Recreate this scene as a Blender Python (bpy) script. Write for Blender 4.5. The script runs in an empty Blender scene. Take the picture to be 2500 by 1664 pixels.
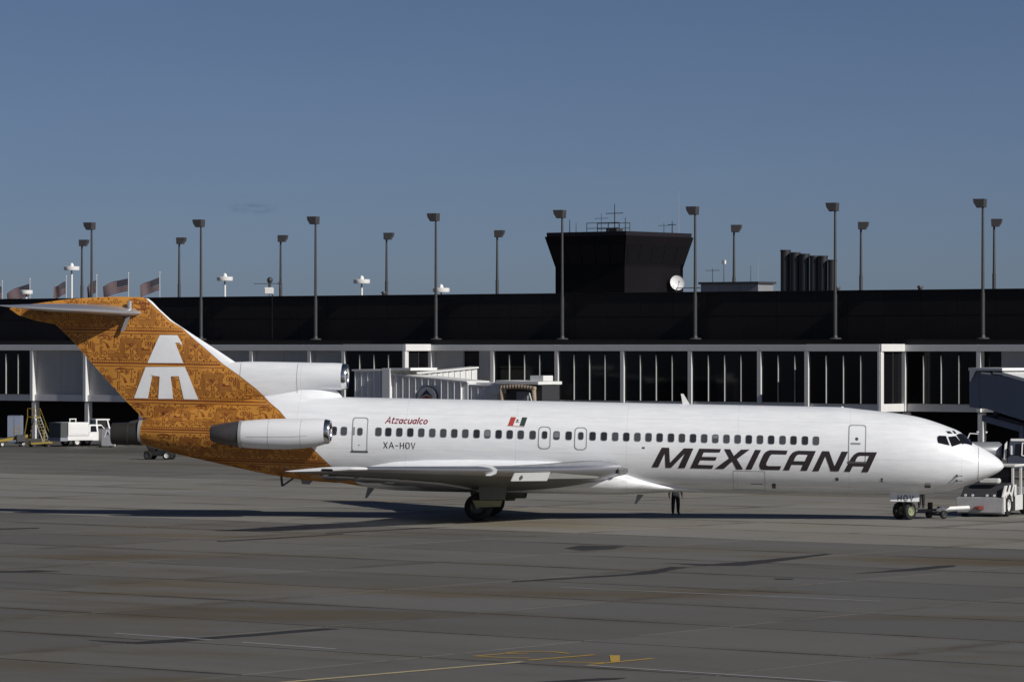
import bpy, bmesh, math, random
from mathutils import Vector, Matrix
from mathutils.bvhtree import BVHTree
from mathutils.geometry import tessellate_polygon
random.seed(7)
R = math.radians
scene = bpy.context.scene
COL = scene.collection

# ------------------------------------------------------------------ camera, sky, sun, exposure
cam_data = bpy.data.cameras.new('camera')
cam_data.sensor_width = 36.0
cam_data.lens = 36.0 * 9600 / 2500
cam_data.clip_start = 1.0
cam_data.clip_end = 20000
camera = bpy.data.objects.new('camera', cam_data)
camera.location = (0, 0, 8.0)
camera.rotation_euler = (R(90) + math.atan(11 / 9600), 0, 0)
COL.objects.link(camera)
scene.camera = camera

SUN_AZ, SUN_EL = 42.0, 31.5          # degrees from +X towards the viewer, degrees above the horizon
to_sun = Vector((math.cos(R(SUN_AZ)) * math.cos(R(SUN_EL)), -math.sin(R(SUN_AZ)) * math.cos(R(SUN_EL)), math.sin(R(SUN_EL))))
world = bpy.data.worlds.new('World')
scene.world = world
world.use_nodes = True
wn = world.node_tree
sky = wn.nodes.new('ShaderNodeTexSky')
sky.sky_type = 'NISHITA'
sky.sun_disc = False
sky.sun_elevation = R(SUN_EL)
sky.sun_rotation = math.atan2(to_sun.x, to_sun.y)
sky.altitude = 0
sky.air_density = 0.40
sky.dust_density = 0.6
sky.ozone_density = 4.0
cast = wn.nodes.new('ShaderNodeMix'); cast.data_type = 'RGBA'; cast.blend_type = 'MULTIPLY'   # overall colour cast of the slide film
cast.inputs['Factor'].default_value = 1.0; cast.inputs['B'].default_value = (1.08, 0.965, 0.925, 1)
wn.links.new(sky.outputs[0], cast.inputs['A'])
# one faint wisp of cloud and very slight unevenness in the air
def wnode(op, a, b=None):
    n = wn.nodes.new('ShaderNodeMath'); n.operation = op
    for i, v in enumerate((a, b)):
        if v is None: continue
        if isinstance(v, (int, float)): n.inputs[i].default_value = v
        else: wn.links.new(v, n.inputs[i])
    return n.outputs[0]
wtc = wn.nodes.new('ShaderNodeTexCoord'); wsep = wn.nodes.new('ShaderNodeSeparateXYZ'); wn.links.new(wtc.outputs['Generated'], wsep.inputs[0])
wmp = wn.nodes.new('ShaderNodeMapping'); wmp.inputs['Scale'].default_value = (1.0, 1.0, 4.0); wn.links.new(wtc.outputs['Generated'], wmp.inputs['Vector'])
wnz = wn.nodes.new('ShaderNodeTexNoise'); wnz.inputs['Scale'].default_value = 220; wnz.inputs['Detail'].default_value = 6; wn.links.new(wmp.outputs[0], wnz.inputs['Vector'])
wnb = wn.nodes.new('ShaderNodeTexNoise'); wnb.inputs['Scale'].default_value = 14; wnb.inputs['Detail'].default_value = 5; wn.links.new(wmp.outputs[0], wnb.inputs['Vector'])
az = wnode('DIVIDE', wsep.outputs[0], wsep.outputs[1]); al = wnode('DIVIDE', wsep.outputs[2], wsep.outputs[1])
dx = wnode('DIVIDE', wnode('ADD', az, 0.0661), 0.0075); dz = wnode('DIVIDE', wnode('SUBTRACT', al, 0.0349), 0.0017)
rad = wnode('ADD', wnode('MULTIPLY', dx, dx), wnode('MULTIPLY', dz, dz))
soft = wnode('MAXIMUM', wnode('SUBTRACT', 1.0, rad), 0.0)
wisp = wnode('MULTIPLY', wnode('MULTIPLY', soft, wnode('GREATER_THAN', wsep.outputs[1], 0.5)), wnode('MULTIPLY', wnode('MAXIMUM', wnode('SUBTRACT', wnz.outputs[0], 0.40), 0.0), 0.95))
gain = wnode('SUBTRACT', wnode('ADD', 0.96, wnode('MULTIPLY', wnb.outputs[0], 0.08)), wisp)
wsc = wn.nodes.new('ShaderNodeVectorMath'); wsc.operation = 'SCALE'
wn.links.new(cast.outputs['Result'], wsc.inputs[0]); wn.links.new(gain, wsc.inputs['Scale'])
wn.links.new(wsc.outputs[0], wn.nodes['Background'].inputs[0])
wn.nodes['Background'].inputs[1].default_value = 0.06
sun_data = bpy.data.lights.new('sun', 'SUN')
sun_data.energy = 4.45
sun_data.angle = R(0.53)
sun_data.color = (1.0, 0.965, 0.915)
sun = bpy.data.objects.new('sun', sun_data)
sun.rotation_euler = to_sun.to_track_quat('Z', 'Y').to_euler()
sun.location = (60, -40, 80)
COL.objects.link(sun)
scene.view_settings.view_transform = 'Standard'
scene.view_settings.look = 'None'
scene.view_settings.exposure = -0.25
scene.view_settings.gamma = 1.0
scene.view_settings.use_curve_mapping = False

# ------------------------------------------------------------------ materials
MATS = {}
def mat(name, color, rough=0.5, metal=0.0, vary=0.12, scale=1.5, spec=0.5, coat=0.0, streak=None):
    if name in MATS: return MATS[name]
    m = bpy.data.materials.new(name); m.use_nodes = True
    nt = m.node_tree; b = nt.nodes['Principled BSDF']
    b.inputs['Roughness'].default_value = rough
    b.inputs['Metallic'].default_value = metal
    b.inputs['Specular IOR Level'].default_value = spec
    b.inputs['Coat Weight'].default_value = coat
    tc = nt.nodes.new('ShaderNodeTexCoord')
    mp = nt.nodes.new('ShaderNodeMapping')
    if streak: mp.inputs['Scale'].default_value = streak
    nz = nt.nodes.new('ShaderNodeTexNoise'); nz.inputs['Scale'].default_value = scale
    nz.inputs['Detail'].default_value = 5; nz.inputs['Roughness'].default_value = 0.62
    mx = nt.nodes.new('ShaderNodeMix'); mx.data_type = 'RGBA'
    c = tuple(color) + (1,)
    mx.inputs['A'].default_value = tuple(max(0, v * (1 - vary)) for v in color) + (1,)
    mx.inputs['B'].default_value = tuple(min(1, v * (1 + vary)) for v in color) + (1,)
    nt.links.new(tc.outputs['Object'], mp.inputs['Vector'])
    nt.links.new(mp.outputs[0], nz.inputs['Vector'])
    nt.links.new(nz.outputs[0], mx.inputs['Factor'])
    nt.links.new(mx.outputs['Result'], b.inputs['Base Color'])
    MATS[name] = m
    return m

def math_node(nt, op, a, b=None, c=None):
    n = nt.nodes.new('ShaderNodeMath'); n.operation = op
    for i, v in enumerate((a, b, c)):
        if v is None: continue
        if isinstance(v, (int, float)): n.inputs[i].default_value = v
        else: nt.links.new(v, n.inputs[i])
    return n.outputs[0]

def mix_col(nt, fac, a, b):
    n = nt.nodes.new('ShaderNodeMix'); n.data_type = 'RGBA'
    for s, v in (('Factor', fac), ('A', a), ('B', b)):
        if isinstance(v, (int, float)): n.inputs[s].default_value = v
        elif isinstance(v, tuple): n.inputs[s].default_value = v + (1,)
        else: nt.links.new(v, n.inputs[s])
    return n.outputs['Result']

def noise(nt, vec, scale, detail=4, rough=0.6):
    n = nt.nodes.new('ShaderNodeTexNoise')
    n.inputs['Scale'].default_value = scale; n.inputs['Detail'].default_value = detail
    n.inputs['Roughness'].default_value = rough
    nt.links.new(vec, n.inputs['Vector'])
    return n.outputs[0]

def ramp(nt, fac, lo, hi):
    n = nt.nodes.new('ShaderNodeMapRange'); n.interpolation_type = 'SMOOTHSTEP'
    n.inputs['From Min'].default_value = lo; n.inputs['From Max'].default_value = hi
    nt.links.new(fac, n.inputs['Value'])
    return n.outputs[0]

LIVERY_EDGE = [(9.9, -36.0), (9.58, -35.56), (9.05, -34.96), (8.53, -34.37), (8.21, -33.80), (7.86, -33.40), (7.2, -32.58), (6.57, -31.83), (6.04, -30.98), (5.44, -30.16), (4.84, -29.5),
               (4.47, -28.95), (4.12, -28.6), (3.4, -27.93), (2.76, -27.28), (1.98, -26.48), (1.58, -25.92), (1.03, -25.05), (0.5, -24.2)]
def livery_x(z):
    P = LIVERY_EDGE
    if z >= P[0][0]: return P[0][1]
    for (z1, x1), (z0, x0) in zip(P, P[1:]):
        if z >= z0: return x0 + (x1 - x0) * (z - z0) / (z1 - z0)
    return P[-1][1]

def livery_material():
    m = bpy.data.materials.new('airliner_livery_paint'); m.use_nodes = True
    nt = m.node_tree; b = nt.nodes['Principled BSDF']
    tc = nt.nodes.new('ShaderNodeTexCoord')
    sp = nt.nodes.new('ShaderNodeSeparateXYZ'); nt.links.new(tc.outputs['Object'], sp.inputs[0])
    fc = nt.nodes.new('ShaderNodeFloatCurve')
    cu = fc.mapping.curves[0]
    pts = sorted((z / 10, (x + 40) / 20) for z, x in LIVERY_EDGE)
    cu.points[0].location = pts[0]; cu.points[1].location = pts[-1]
    for p in pts[1:-1]: cu.points.new(*p)
    for p in cu.points: p.handle_type = 'VECTOR'
    fc.mapping.update()
    nt.links.new(math_node(nt, 'MULTIPLY', sp.outputs[2], 0.1), fc.inputs['Value'])
    edge = math_node(nt, 'SUBTRACT', math_node(nt, 'MULTIPLY', fc.outputs[0], 20), 40)
    d = math_node(nt, 'SUBTRACT', edge, sp.outputs[0])
    tail = ramp(nt, d, -0.012, 0.012)
    seam = math_node(nt, 'LESS_THAN', math_node(nt, 'ABSOLUTE', math_node(nt, 'SUBTRACT', d, 0.02)), 0.03)
    n1 = noise(nt, tc.outputs['Object'], 0.8, 6, 0.65)
    mp = nt.nodes.new('ShaderNodeMapping'); mp.inputs['Scale'].default_value = (0.35, 1, 2.5)
    nt.links.new(tc.outputs['Object'], mp.inputs['Vector'])
    n2 = noise(nt, mp.outputs[0], 2.2, 7, 0.7)
    white = mix_col(nt, ramp(nt, n2, 0.3, 0.75), (0.74, 0.76, 0.79), (0.84, 0.855, 0.87))
    ochre = mix_col(nt, ramp(nt, n1, 0.3, 0.7), (0.44, 0.197, 0.035), (0.56, 0.255, 0.050))
    # faint skin lap joints
    fx = math_node(nt, 'FRACT', math_node(nt, 'MULTIPLY', sp.outputs[0], 1 / 5.1))
    lap = math_node(nt, 'LESS_THAN', math_node(nt, 'ABSOLUTE', math_node(nt, 'SUBTRACT', fx, 0.5)), 0.0022)
    lapz = math_node(nt, 'LESS_THAN', math_node(nt, 'ABSOLUTE', math_node(nt, 'SUBTRACT', sp.outputs[2], 2.78)), 0.008)
    lapz2 = math_node(nt, 'LESS_THAN', math_node(nt, 'ABSOLUTE', math_node(nt, 'SUBTRACT', sp.outputs[2], 4.42)), 0.008)
    laps = math_node(nt, 'MAXIMUM', lap, math_node(nt, 'MAXIMUM', lapz, lapz2))
    white = mix_col(nt, math_node(nt, 'MULTIPLY', laps, 0.32), white, (0.40, 0.41, 0.43))
    # soot and oil that trail aft along the belly
    mp2 = nt.nodes.new('ShaderNodeMapping'); mp2.inputs['Scale'].default_value = (0.12, 1.6, 1.6)
    nt.links.new(tc.outputs['Object'], mp2.inputs['Vector'])
    n3 = noise(nt, mp2.outputs[0], 2.0, 6, 0.7)
    soot = math_node(nt, 'MULTIPLY', ramp(nt, n3, 0.42, 0.72), math_node(nt, 'SUBTRACT', 1.0, ramp(nt, sp.outputs[2], 1.1, 2.3)))
    white = mix_col(nt, math_node(nt, 'MULTIPLY', soot, 0.55), white, (0.36, 0.35, 0.33))
    colr = mix_col(nt, tail, white, ochre)
    colr = mix_col(nt, math_node(nt, 'MULTIPLY', seam, 0.8), colr, (0.22, 0.06, 0.02))
    nt.links.new(colr, b.inputs['Base Color'])
    nt.links.new(math_node(nt, 'ADD', math_node(nt, 'MULTIPLY', n2, 0.25), 0.22), b.inputs['Roughness'])
    b.inputs['Specular IOR Level'].default_value = 0.4
    n4 = noise(nt, tc.outputs['Object'], 1.6, 3, 0.5)
    bp = nt.nodes.new('ShaderNodeBump'); bp.inputs['Strength'].default_value = 0.35; bp.inputs['Distance'].default_value = 0.02
    nt.links.new(n4, bp.inputs['Height']); nt.links.new(bp.outputs[0], b.inputs['Normal'])
    return m

def concrete_material(name, slab, tint=1.0, grime=1.0):
    m = bpy.data.materials.new(name); m.use_nodes = True
    nt = m.node_tree; b = nt.nodes['Principled BSDF']
    ge = nt.nodes.new('ShaderNodeNewGeometry')
    pos = ge.outputs['Position']
    mp = nt.nodes.new('ShaderNodeMapping'); mp.vector_type = 'TEXTURE'
    mp.inputs['Rotation'].default_value = (0, 0, FACADE_ANGLE)
    mp.inputs['Scale'].default_value = (5.0, 1.0, 1.0)
    nt.links.new(pos, mp.inputs['Vector'])
    mpx = nt.nodes.new('ShaderNodeMapping'); mpx.vector_type = 'TEXTURE'
    mpx.inputs['Rotation'].default_value = (0, 0, R(6)); mpx.inputs['Scale'].default_value = (9.0, 1.4, 1.0)
    nt.links.new(pos, mpx.inputs['Vector'])
    big = noise(nt, pos, 0.035, 3, 0.5)
    streak = noise(nt, mp.outputs[0], 0.22, 7, 0.68)
    tyre = noise(nt, mpx.outputs[0], 0.35, 6, 0.7)
    fine = noise(nt, pos, 2.4, 10, 0.80)
    base = mix_col(nt, fine, (0.142, 0.135, 0.119), (0.228, 0.219, 0.198))
    mpb = nt.nodes.new('ShaderNodeMapping'); mpb.vector_type = 'TEXTURE'
    mpb.inputs['Rotation'].default_value = (0, 0, R(-9)); mpb.inputs['Scale'].default_value = (3.2, 1.5, 1.0)
    nt.links.new(pos, mpb.inputs['Vector'])
    rust = noise(nt, mpb.outputs[0], 0.16, 5, 0.6)
    base = mix_col(nt, math_node(nt, 'MULTIPLY', ramp(nt, big, 0.42, 0.66), 0.45), base, (0.155, 0.142, 0.110))
    base = mix_col(nt, math_node(nt, 'MULTIPLY', ramp(nt, rust, 0.52, 0.66), 0.80*grime), base, (0.150, 0.115, 0.058))
    base = mix_col(nt, math_node(nt, 'MULTIPLY', ramp(nt, streak, 0.52, 0.76), 0.75*grime), base, (0.100, 0.078, 0.044))
    base = mix_col(nt, math_node(nt, 'MULTIPLY', ramp(nt, tyre, 0.58, 0.80), 0.38*grime), base, (0.075, 0.070, 0.062))
    base = mix_col(nt, math_node(nt, 'MULTIPLY', ramp(nt, streak, 0.52, 0.30), 0.35*grime), base, (0.225, 0.222, 0.212))
    if slab:
        oi = nt.nodes.new('ShaderNodeObjectInfo')
        k = math_node(nt, 'MULTIPLY', math_node(nt, 'ADD', math_node(nt, 'MULTIPLY', oi.outputs['Random'], 0.22), 0.89), tint)
        cm = nt.nodes.new('ShaderNodeVectorMath'); cm.operation = 'SCALE'
        nt.links.new(base, cm.inputs[0]); nt.links.new(k, cm.inputs['Scale'])
        base = cm.outputs[0]
        tc = nt.nodes.new('ShaderNodeTexCoord')
        sp = nt.nodes.new('ShaderNodeSeparateXYZ'); nt.links.new(tc.outputs['Object'], sp.inputs[0])
        ex = math_node(nt, 'SUBTRACT', SLAB_U / 2, math_node(nt, 'ABSOLUTE', sp.outputs[0]))
        ey = math_node(nt, 'SUBTRACT', SLAB_V / 2, math_node(nt, 'ABSOLUTE', sp.outputs[1]))
        ed = math_node(nt, 'MINIMUM', ex, ey)
        wob = noise(nt, pos, 0.30, 5, 0.7)
        wob2 = noise(nt, pos, 0.11, 2, 0.5)
        wid = math_node(nt, 'MULTIPLY', ramp(nt, wob, 0.42, 0.72), 0.42)
        stain = math_node(nt, 'LESS_THAN', ed, math_node(nt, 'MULTIPLY', wid, ramp(nt, wob2, 0.35, 0.6)))
        dirt = ramp(nt, ed, 0.9, 0.0)
        base = mix_col(nt, math_node(nt, 'MULTIPLY', dirt, math_node(nt, 'MULTIPLY', ramp(nt, wob2, 0.4, 0.65), 0.55)), base, (0.085, 0.068, 0.043))
        base = mix_col(nt, math_node(nt, 'MULTIPLY', stain, 0.55), base, (0.055, 0.048, 0.040))
    if not slab:
        cm = nt.nodes.new('ShaderNodeVectorMath'); cm.operation = 'SCALE'; cm.inputs['Scale'].default_value = tint
        nt.links.new(base, cm.inputs[0]); base = cm.outputs[0]
    nt.links.new(base, b.inputs['Base Color'])
    b.inputs['Roughness'].default_value = 0.62
    b.inputs['Specular IOR Level'].default_value = 0.30
    bp = nt.nodes.new('ShaderNodeBump'); bp.inputs['Strength'].default_value = 0.25; bp.inputs['Distance'].default_value = 0.02
    nt.links.new(fine, bp.inputs['Height']); nt.links.new(bp.outputs[0], b.inputs['Normal'])
    return m

# ------------------------------------------------------------------ mesh helpers
class MB:
    def __init__(self): self.v, self.f = [], []
    def add(self, vs, fs):
        o = len(self.v); self.v += [Vector(p) for p in vs]
        self.f += [tuple(i + o for i in q) for q in fs]; return self
    def box(self, x0, x1, y0, y1, z0, z1):
        return self.add([(x0,y0,z0),(x1,y0,z0),(x1,y1,z0),(x0,y1,z0),(x0,y0,z1),(x1,y0,z1),(x1,y1,z1),(x0,y1,z1)],
                        [(0,3,2,1),(4,5,6,7),(0,1,5,4),(1,2,6,5),(2,3,7,6),(3,0,4,7)])
    def hexa(self, p):       # eight corners, bottom ring then top ring
        return self.add(p, [(0,3,2,1),(4,5,6,7),(0,1,5,4),(1,2,6,5),(2,3,7,6),(3,0,4,7)])
    def bar(self, p, q, w, h=None, up=(0, 0, 1)):
        p, q = Vector(p), Vector(q); h = h or w
        d = (q - p).normalized(); u = Vector(up)
        if abs(d.dot(u)) > 0.95: u = Vector((1, 0, 0))
        s = d.cross(u).normalized() * w / 2; t = s.cross(d).normalized() * h / 2
        return self.hexa([p-s-t, p+s-t, q+s-t, q-s-t, p-s+t, p+s+t, q+s+t, q-s+t])
    def cyl(self, p, q, r, r2=None, n=16, caps=True):
        p, q = Vector(p), Vector(q); r2 = r if r2 is None else r2
        d = (q - p).normalized(); u = Vector((0, 0, 1)) if abs(d.z) < 0.9 else Vector((1, 0, 0))
        s = d.cross(u).normalized(); t = d.cross(s)
        vs = []
        for c, rr in ((p, r), (q, r2)):
            for i in range(n):
                a = 2 * math.pi * i / n; vs.append(c + s * (rr * math.cos(a)) + t * (rr * math.sin(a)))
        fs = [(i, (i+1) % n, n + (i+1) % n, n + i) for i in range(n)]
        if caps: fs += [tuple(range(n))[::-1], tuple(range(n, 2*n))]
        return self.add(vs, fs)
    def tube(self, pts, r, n=8):
        for a, b in zip(pts, pts[1:]): self.cyl(a, b, r, r, n)
        return self
    def rings(self, rings, cap0=True, cap1=True, closed=True):
        n = len(rings[0]); vs = [p for r in rings for p in r]; fs = []
        m = n if closed else n - 1
        for k in range(len(rings) - 1):
            for i in range(m):
                fs.append((k*n+i, k*n+(i+1) % n, (k+1)*n+(i+1) % n, (k+1)*n+i))
        if cap0: fs.append(tuple(range(n))[::-1])
        if cap1: fs.append(tuple(range((len(rings)-1)*n, len(rings)*n)))
        return self.add(vs, fs)
    def lathe(self, prof, c=(0, 0, 0), axis='x', n=24, cap0=False, cap1=False):
        c = Vector(c); rs = []
        for a, r in prof:
            ring = []
            for i in range(n):
                t = 2 * math.pi * i / n; p, q = r * math.cos(t), r * math.sin(t)
                ring.append(c + Vector({'x': (a, p, q), 'y': (p, a, q), 'z': (p, q, a)}[axis]))
            rs.append(ring)
        return self.rings(rs, cap0, cap1)
    def prism(self, poly, axis, a, b):   # poly in the two other axes
        def P(u, v, w): return {'x': (w, u, v), 'y': (u, w, v), 'z': (u, v, w)}[axis]
        n = len(poly)
        vs = [P(u, v, a) for u, v in poly] + [P(u, v, b) for u, v in poly]
        fs = [tuple(range(n))[::-1], tuple(range(n, 2*n))] + [(i, (i+1) % n, n+(i+1) % n, n+i) for i in range(n)]
        return self.add(vs, fs)
    def sphere(self, c, r, n=12, sz=1.0, z0=-1.0):
        rs = []; m = n // 2
        for k in range(m + 1):
            t = math.asin(z0) + (math.pi / 2 - math.asin(z0)) * k / m
            rs.append([Vector(c) + Vector((r*max(math.cos(t), .001)*math.cos(2*math.pi*i/n), r*max(math.cos(t), .001)*math.sin(2*math.pi*i/n), r*sz*math.sin(t))) for i in range(n)])
        return self.rings(rs)
    def turn(self, M):
        self.v = [M @ p for p in self.v]; return self
    def build(self, name, m, parent=None, smooth=False, bevel=0.0, auto=None):
        me = bpy.data.meshes.new(name)
        me.from_pydata([tuple(p) for p in self.v], [], self.f)
        bm = bmesh.new(); bm.from_mesh(me)
        bmesh.ops.recalc_face_normals(bm, faces=bm.faces)
        if bevel: bmesh.ops.bevel(bm, geom=[e for e in bm.edges if len(e.link_faces) == 2 and e.calc_face_angle(0) > 0.5], offset=bevel, segments=2, affect='EDGES', clamp_overlap=True)
        bm.to_mesh(me); bm.free()
        if smooth:
            for p in me.polygons: p.use_smooth = True
            if auto: me.set_sharp_from_angle(angle=R(auto))
        me.materials.append(m)
        o = bpy.data.objects.new(name, me); COL.objects.link(o)
        if parent: o.parent = parent
        return o

def tag(o, label, category, group=None):
    o['label'] = label; o['category'] = category
    if group: o['group'] = group
    return o
def structure(o): o['kind'] = 'structure'; return o
def thing(name, label, category, loc=(0, 0, 0), rz=0.0, group=None, rot=None):
    o = bpy.data.objects.new(name, None); COL.objects.link(o)
    o.location = loc; o.rotation_euler = rot or (0, 0, rz); o.empty_display_size = 0.3
    return tag(o, label, category, group)
def copy_thing(root, loc, label, rz=None):
    r = root.copy(); COL.objects.link(r); r.location = loc; r['label'] = label
    if rz is not None: r.rotation_euler = (0, 0, rz)
    for ch in list(root.children):
        c = ch.copy(); COL.objects.link(c); c.parent = r
        for g in ch.children:
            d = g.copy(); COL.objects.link(d); d.parent = c
    return r

def interp(tab, x):      # piecewise table lookup, sorted by first entry; monotone cubic
    n = len(tab)
    if x <= tab[0][0]: return tab[0][1]
    if x >= tab[-1][0]: return tab[-1][1]
    for i in range(n - 1):
        if x <= tab[i+1][0]:
            x0, y0 = tab[i]; x1, y1 = tab[i+1]; h = x1 - x0; s = (y1 - y0) / h
            sl = (y0 - tab[i-1][1]) / (x0 - tab[i-1][0]) if i > 0 else s
            sr = (tab[i+2][1] - y1) / (tab[i+2][0] - x1) if i + 2 < n else s
            m0 = 0 if s * sl <= 0 else 2 * s * sl / (s + sl)
            m1 = 0 if s * sr <= 0 else 2 * s * sr / (s + sr)
            t = (x - x0) / h
            return y0*(2*t**3-3*t**2+1) + h*m0*(t**3-2*t**2+t) + y1*(-2*t**3+3*t**2) + h*m1*(t**3-t**2)

# ------------------------------------------------------------------ layout frame shared by terminal and apron joints
FACADE_ANGLE = -0.66003
FACADE_ORIGIN = Vector((-40.53, 338.3, 0))
UX = Vector((math.cos(FACADE_ANGLE), math.sin(FACADE_ANGLE), 0))
VX = Vector((-UX.y, UX.x, 0))
def T(t, y, z): return FACADE_ORIGIN + UX * t + VX * y + Vector((0, 0, z))
SLAB_U, SLAB_V = 9.2, 6.95

# common materials
WHITE = mat('white_painted_metal', (0.78, 0.78, 0.76), 0.4, vary=0.08, scale=3)
BLACK = mat('black_rubber', (0.02, 0.02, 0.02), 0.75, vary=0.3, scale=6)
DARK = mat('dark_grey_metal', (0.045, 0.045, 0.05), 0.5, vary=0.2, scale=4)
POLE = mat('weathered_pole_metal', (0.07, 0.07, 0.072), 0.5, metal=0.3, vary=0.25, scale=3)
CHROME = mat('polished_aluminium', (0.80, 0.79, 0.78), 0.17, metal=1.0, vary=0.04, scale=3)
ALU = mat('bare_aluminium', (0.48, 0.49, 0.53), 0.32, metal=0.85, vary=0.10, scale=1.2, streak=(1, 0.3, 1))
GREY_PAINT = mat('grey_wing_paint', (0.40, 0.41, 0.42), 0.42, vary=0.15, scale=1.0)
GLASS = mat('dark_glass', (0.010, 0.010, 0.013), 0.06, vary=0.2, scale=1.0)
TGLASS = mat('terminal_tinted_glass', (0.007, 0.006, 0.008), 0.08, vary=0.3, scale=0.7, spec=0.22)
tgn = TGLASS.node_tree; tgo = tgn.nodes.new('ShaderNodeObjectInfo')
tgn.links.new(mix_col(tgn, ramp(tgn, tgo.outputs['Random'], 0.1, 1.0), (0.004, 0.0035, 0.005), (0.020, 0.021, 0.024)), tgn.nodes['Principled BSDF'].inputs['Base Color'])
YELLOW = mat('yellow_equipment_paint', (0.28, 0.20, 0.025), 0.6, vary=0.2, scale=4)
STEEL_GREY = mat('grey_equipment_paint', (0.22, 0.23, 0.25), 0.5, vary=0.2, scale=4)
LETTERS = [[[(-11.58,2.22),(-11.12,3.13),(-10.78,3.13),(-10.74,2.44),(-10.11,3.12),(-9.67,3.12),(-10.06,2.21),(-10.37,2.2),(-10.06,2.88),(-10.69,2.21),(-10.94,2.21),(-10.98,2.87),(-11.28,2.22)]],[[(-9.81,2.21),(-9.4,3.12),(-8.41,3.12),(-8.47,2.96),(-9.2,2.95),(-9.28,2.75),(-8.59,2.75),(-8.66,2.59),(-9.35,2.59),(-9.46,2.38),(-8.74,2.37),(-8.81,2.21)]],[[(-8.27,3.12),(-7.99,3.12),(-7.82,2.82),(-7.5,3.11),(-7.09,3.13),(-7.68,2.67),(-7.39,2.21),(-7.69,2.2),(-7.89,2.56),(-8.28,2.21),(-8.69,2.21),(-8.04,2.71)]],[[(-6.85,3.12),(-6.58,3.11),(-7.01,2.21),(-7.28,2.21)]],[[(-5.37,3.11),(-6.15,3.12),(-6.27,3.09),(-6.37,3.03),(-6.46,2.92),(-6.59,2.63),(-6.64,2.47),(-6.65,2.38),(-6.61,2.26),(-6.54,2.21),(-5.72,2.22),(-5.65,2.4),(-6.27,2.39),(-6.33,2.43),(-6.34,2.48),(-6.32,2.54),(-6.2,2.8),(-6.14,2.89),(-6.07,2.93),(-5.43,2.93)]],[[(-5.56,2.21),(-5.26,2.88),(-5.14,3.03),(-5.02,3.09),(-4.87,3.12),(-4.08,3.12),(-4.48,2.21),(-4.77,2.21),(-4.67,2.47),(-5.19,2.47),(-5.29,2.21)],[(-5.09,2.64),(-5.01,2.82),(-4.93,2.92),(-4.83,2.95),(-4.45,2.94),(-4.58,2.64)]],[[(-4.23,2.19),(-3.8,3.12),(-3.48,3.12),(-3.22,2.43),(-2.91,3.12),(-2.62,3.12),(-3.04,2.21),(-3.39,2.21),(-3.65,2.89),(-3.95,2.2)]],[[(-2.79,2.21),(-2.48,2.83),(-2.34,3),(-2.22,3.08),(-2.1,3.11),(-1.3,3.12),(-1.71,2.2),(-2,2.2),(-1.89,2.46),(-2.4,2.46),(-2.52,2.2)],[(-2.31,2.63),(-2.23,2.82),(-2.16,2.91),(-2.06,2.94),(-1.66,2.94),(-1.81,2.62)]]]
COCKPIT = [[(1.42,3.86),(1.5,3.91),(1.81,3.9),(1.99,3.47),(1.46,3.58),(1.41,3.69)],[(1.91,3.86),(2.26,3.9),(2.54,3.58),(2.08,3.42)],[(2.33,3.91),(2.62,3.95),(3,3.59),(2.62,3.56)],[(1.82,4.11),(1.99,4.11),(2.12,4.01),(1.91,4.01)],[(2.1,4.13),(2.19,4.13),(2.31,4.01),(2.21,4)]]
EAGLE = [[[(-35.37,6.54),(-34.81,7.85),(-33.98,7.86),(-33.72,7.42),(-33.8,7.41),(-33.87,7.5),(-34.07,7.51),(-33.66,6.56)]],[[(-35.45,6.35),(-33.58,6.39),(-32.9,4.88),(-33.6,4.88),(-33.87,5.95),(-34.25,5.93),(-34.11,4.89),(-34.83,4.87),(-34.78,5.92),(-35.13,5.94),(-35.33,4.88),(-36,4.88)]]]
WINX = [-26.29,-25.82,-24.21,-23.75,-23.24,-22.73,-22.22,-21.71,-21.2,-20.69,-20.18,-19.66,-19.16,-18.64,-18.13,-17.62,-17.07,-15.97,-15.41,-14.31,-13.79,-13.27,-12.76,-12.25,-11.74,-11.23,-10.71,-10.21,-9.7,-9.19,-8.68,-8.17,-7.66,-7.15,-6.64,-6.13,-5.61,-5.11,-4.59,-4.09]
DOORAFT = [(-25.45,4.21),(-24.71,4.23),(-24.71,2.64),(-25.44,2.63)]
DOORFWD = [(-2.63,4.33),(-1.83,4.34),(-1.8,2.61),(-2.61,2.62)]
EXIT1 = [(-16.82,3.97),(-16.25,3.98),(-16.23,2.95),(-16.82,2.94)]
EXIT2 = [(-15.15,3.97),(-14.58,3.98),(-14.56,2.94),(-15.15,2.93)]
EXWIN = [(-25.07,3.57),(-16.52,3.59),(-14.85,3.58)]
ATZ = [(-23.93,3.95),(-21.92,3.99),(-23.81,4.27)]
XA = [(-23.97,2.83),(-22.48,2.86),(-23.97,3.12)]
FLAGMX = [[(-18.24,3.98),(-18.12,4.37),(-17.88,4.37),(-18,3.98)],[(-18,3.98),(-17.88,4.37),(-17.61,4.37),(-17.72,3.97)],[(-17.7,3.98),(-17.6,4.37),(-17.36,4.37),(-17.47,3.97)]]
FLAGEMB = [(-17.81,4.19)]

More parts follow.
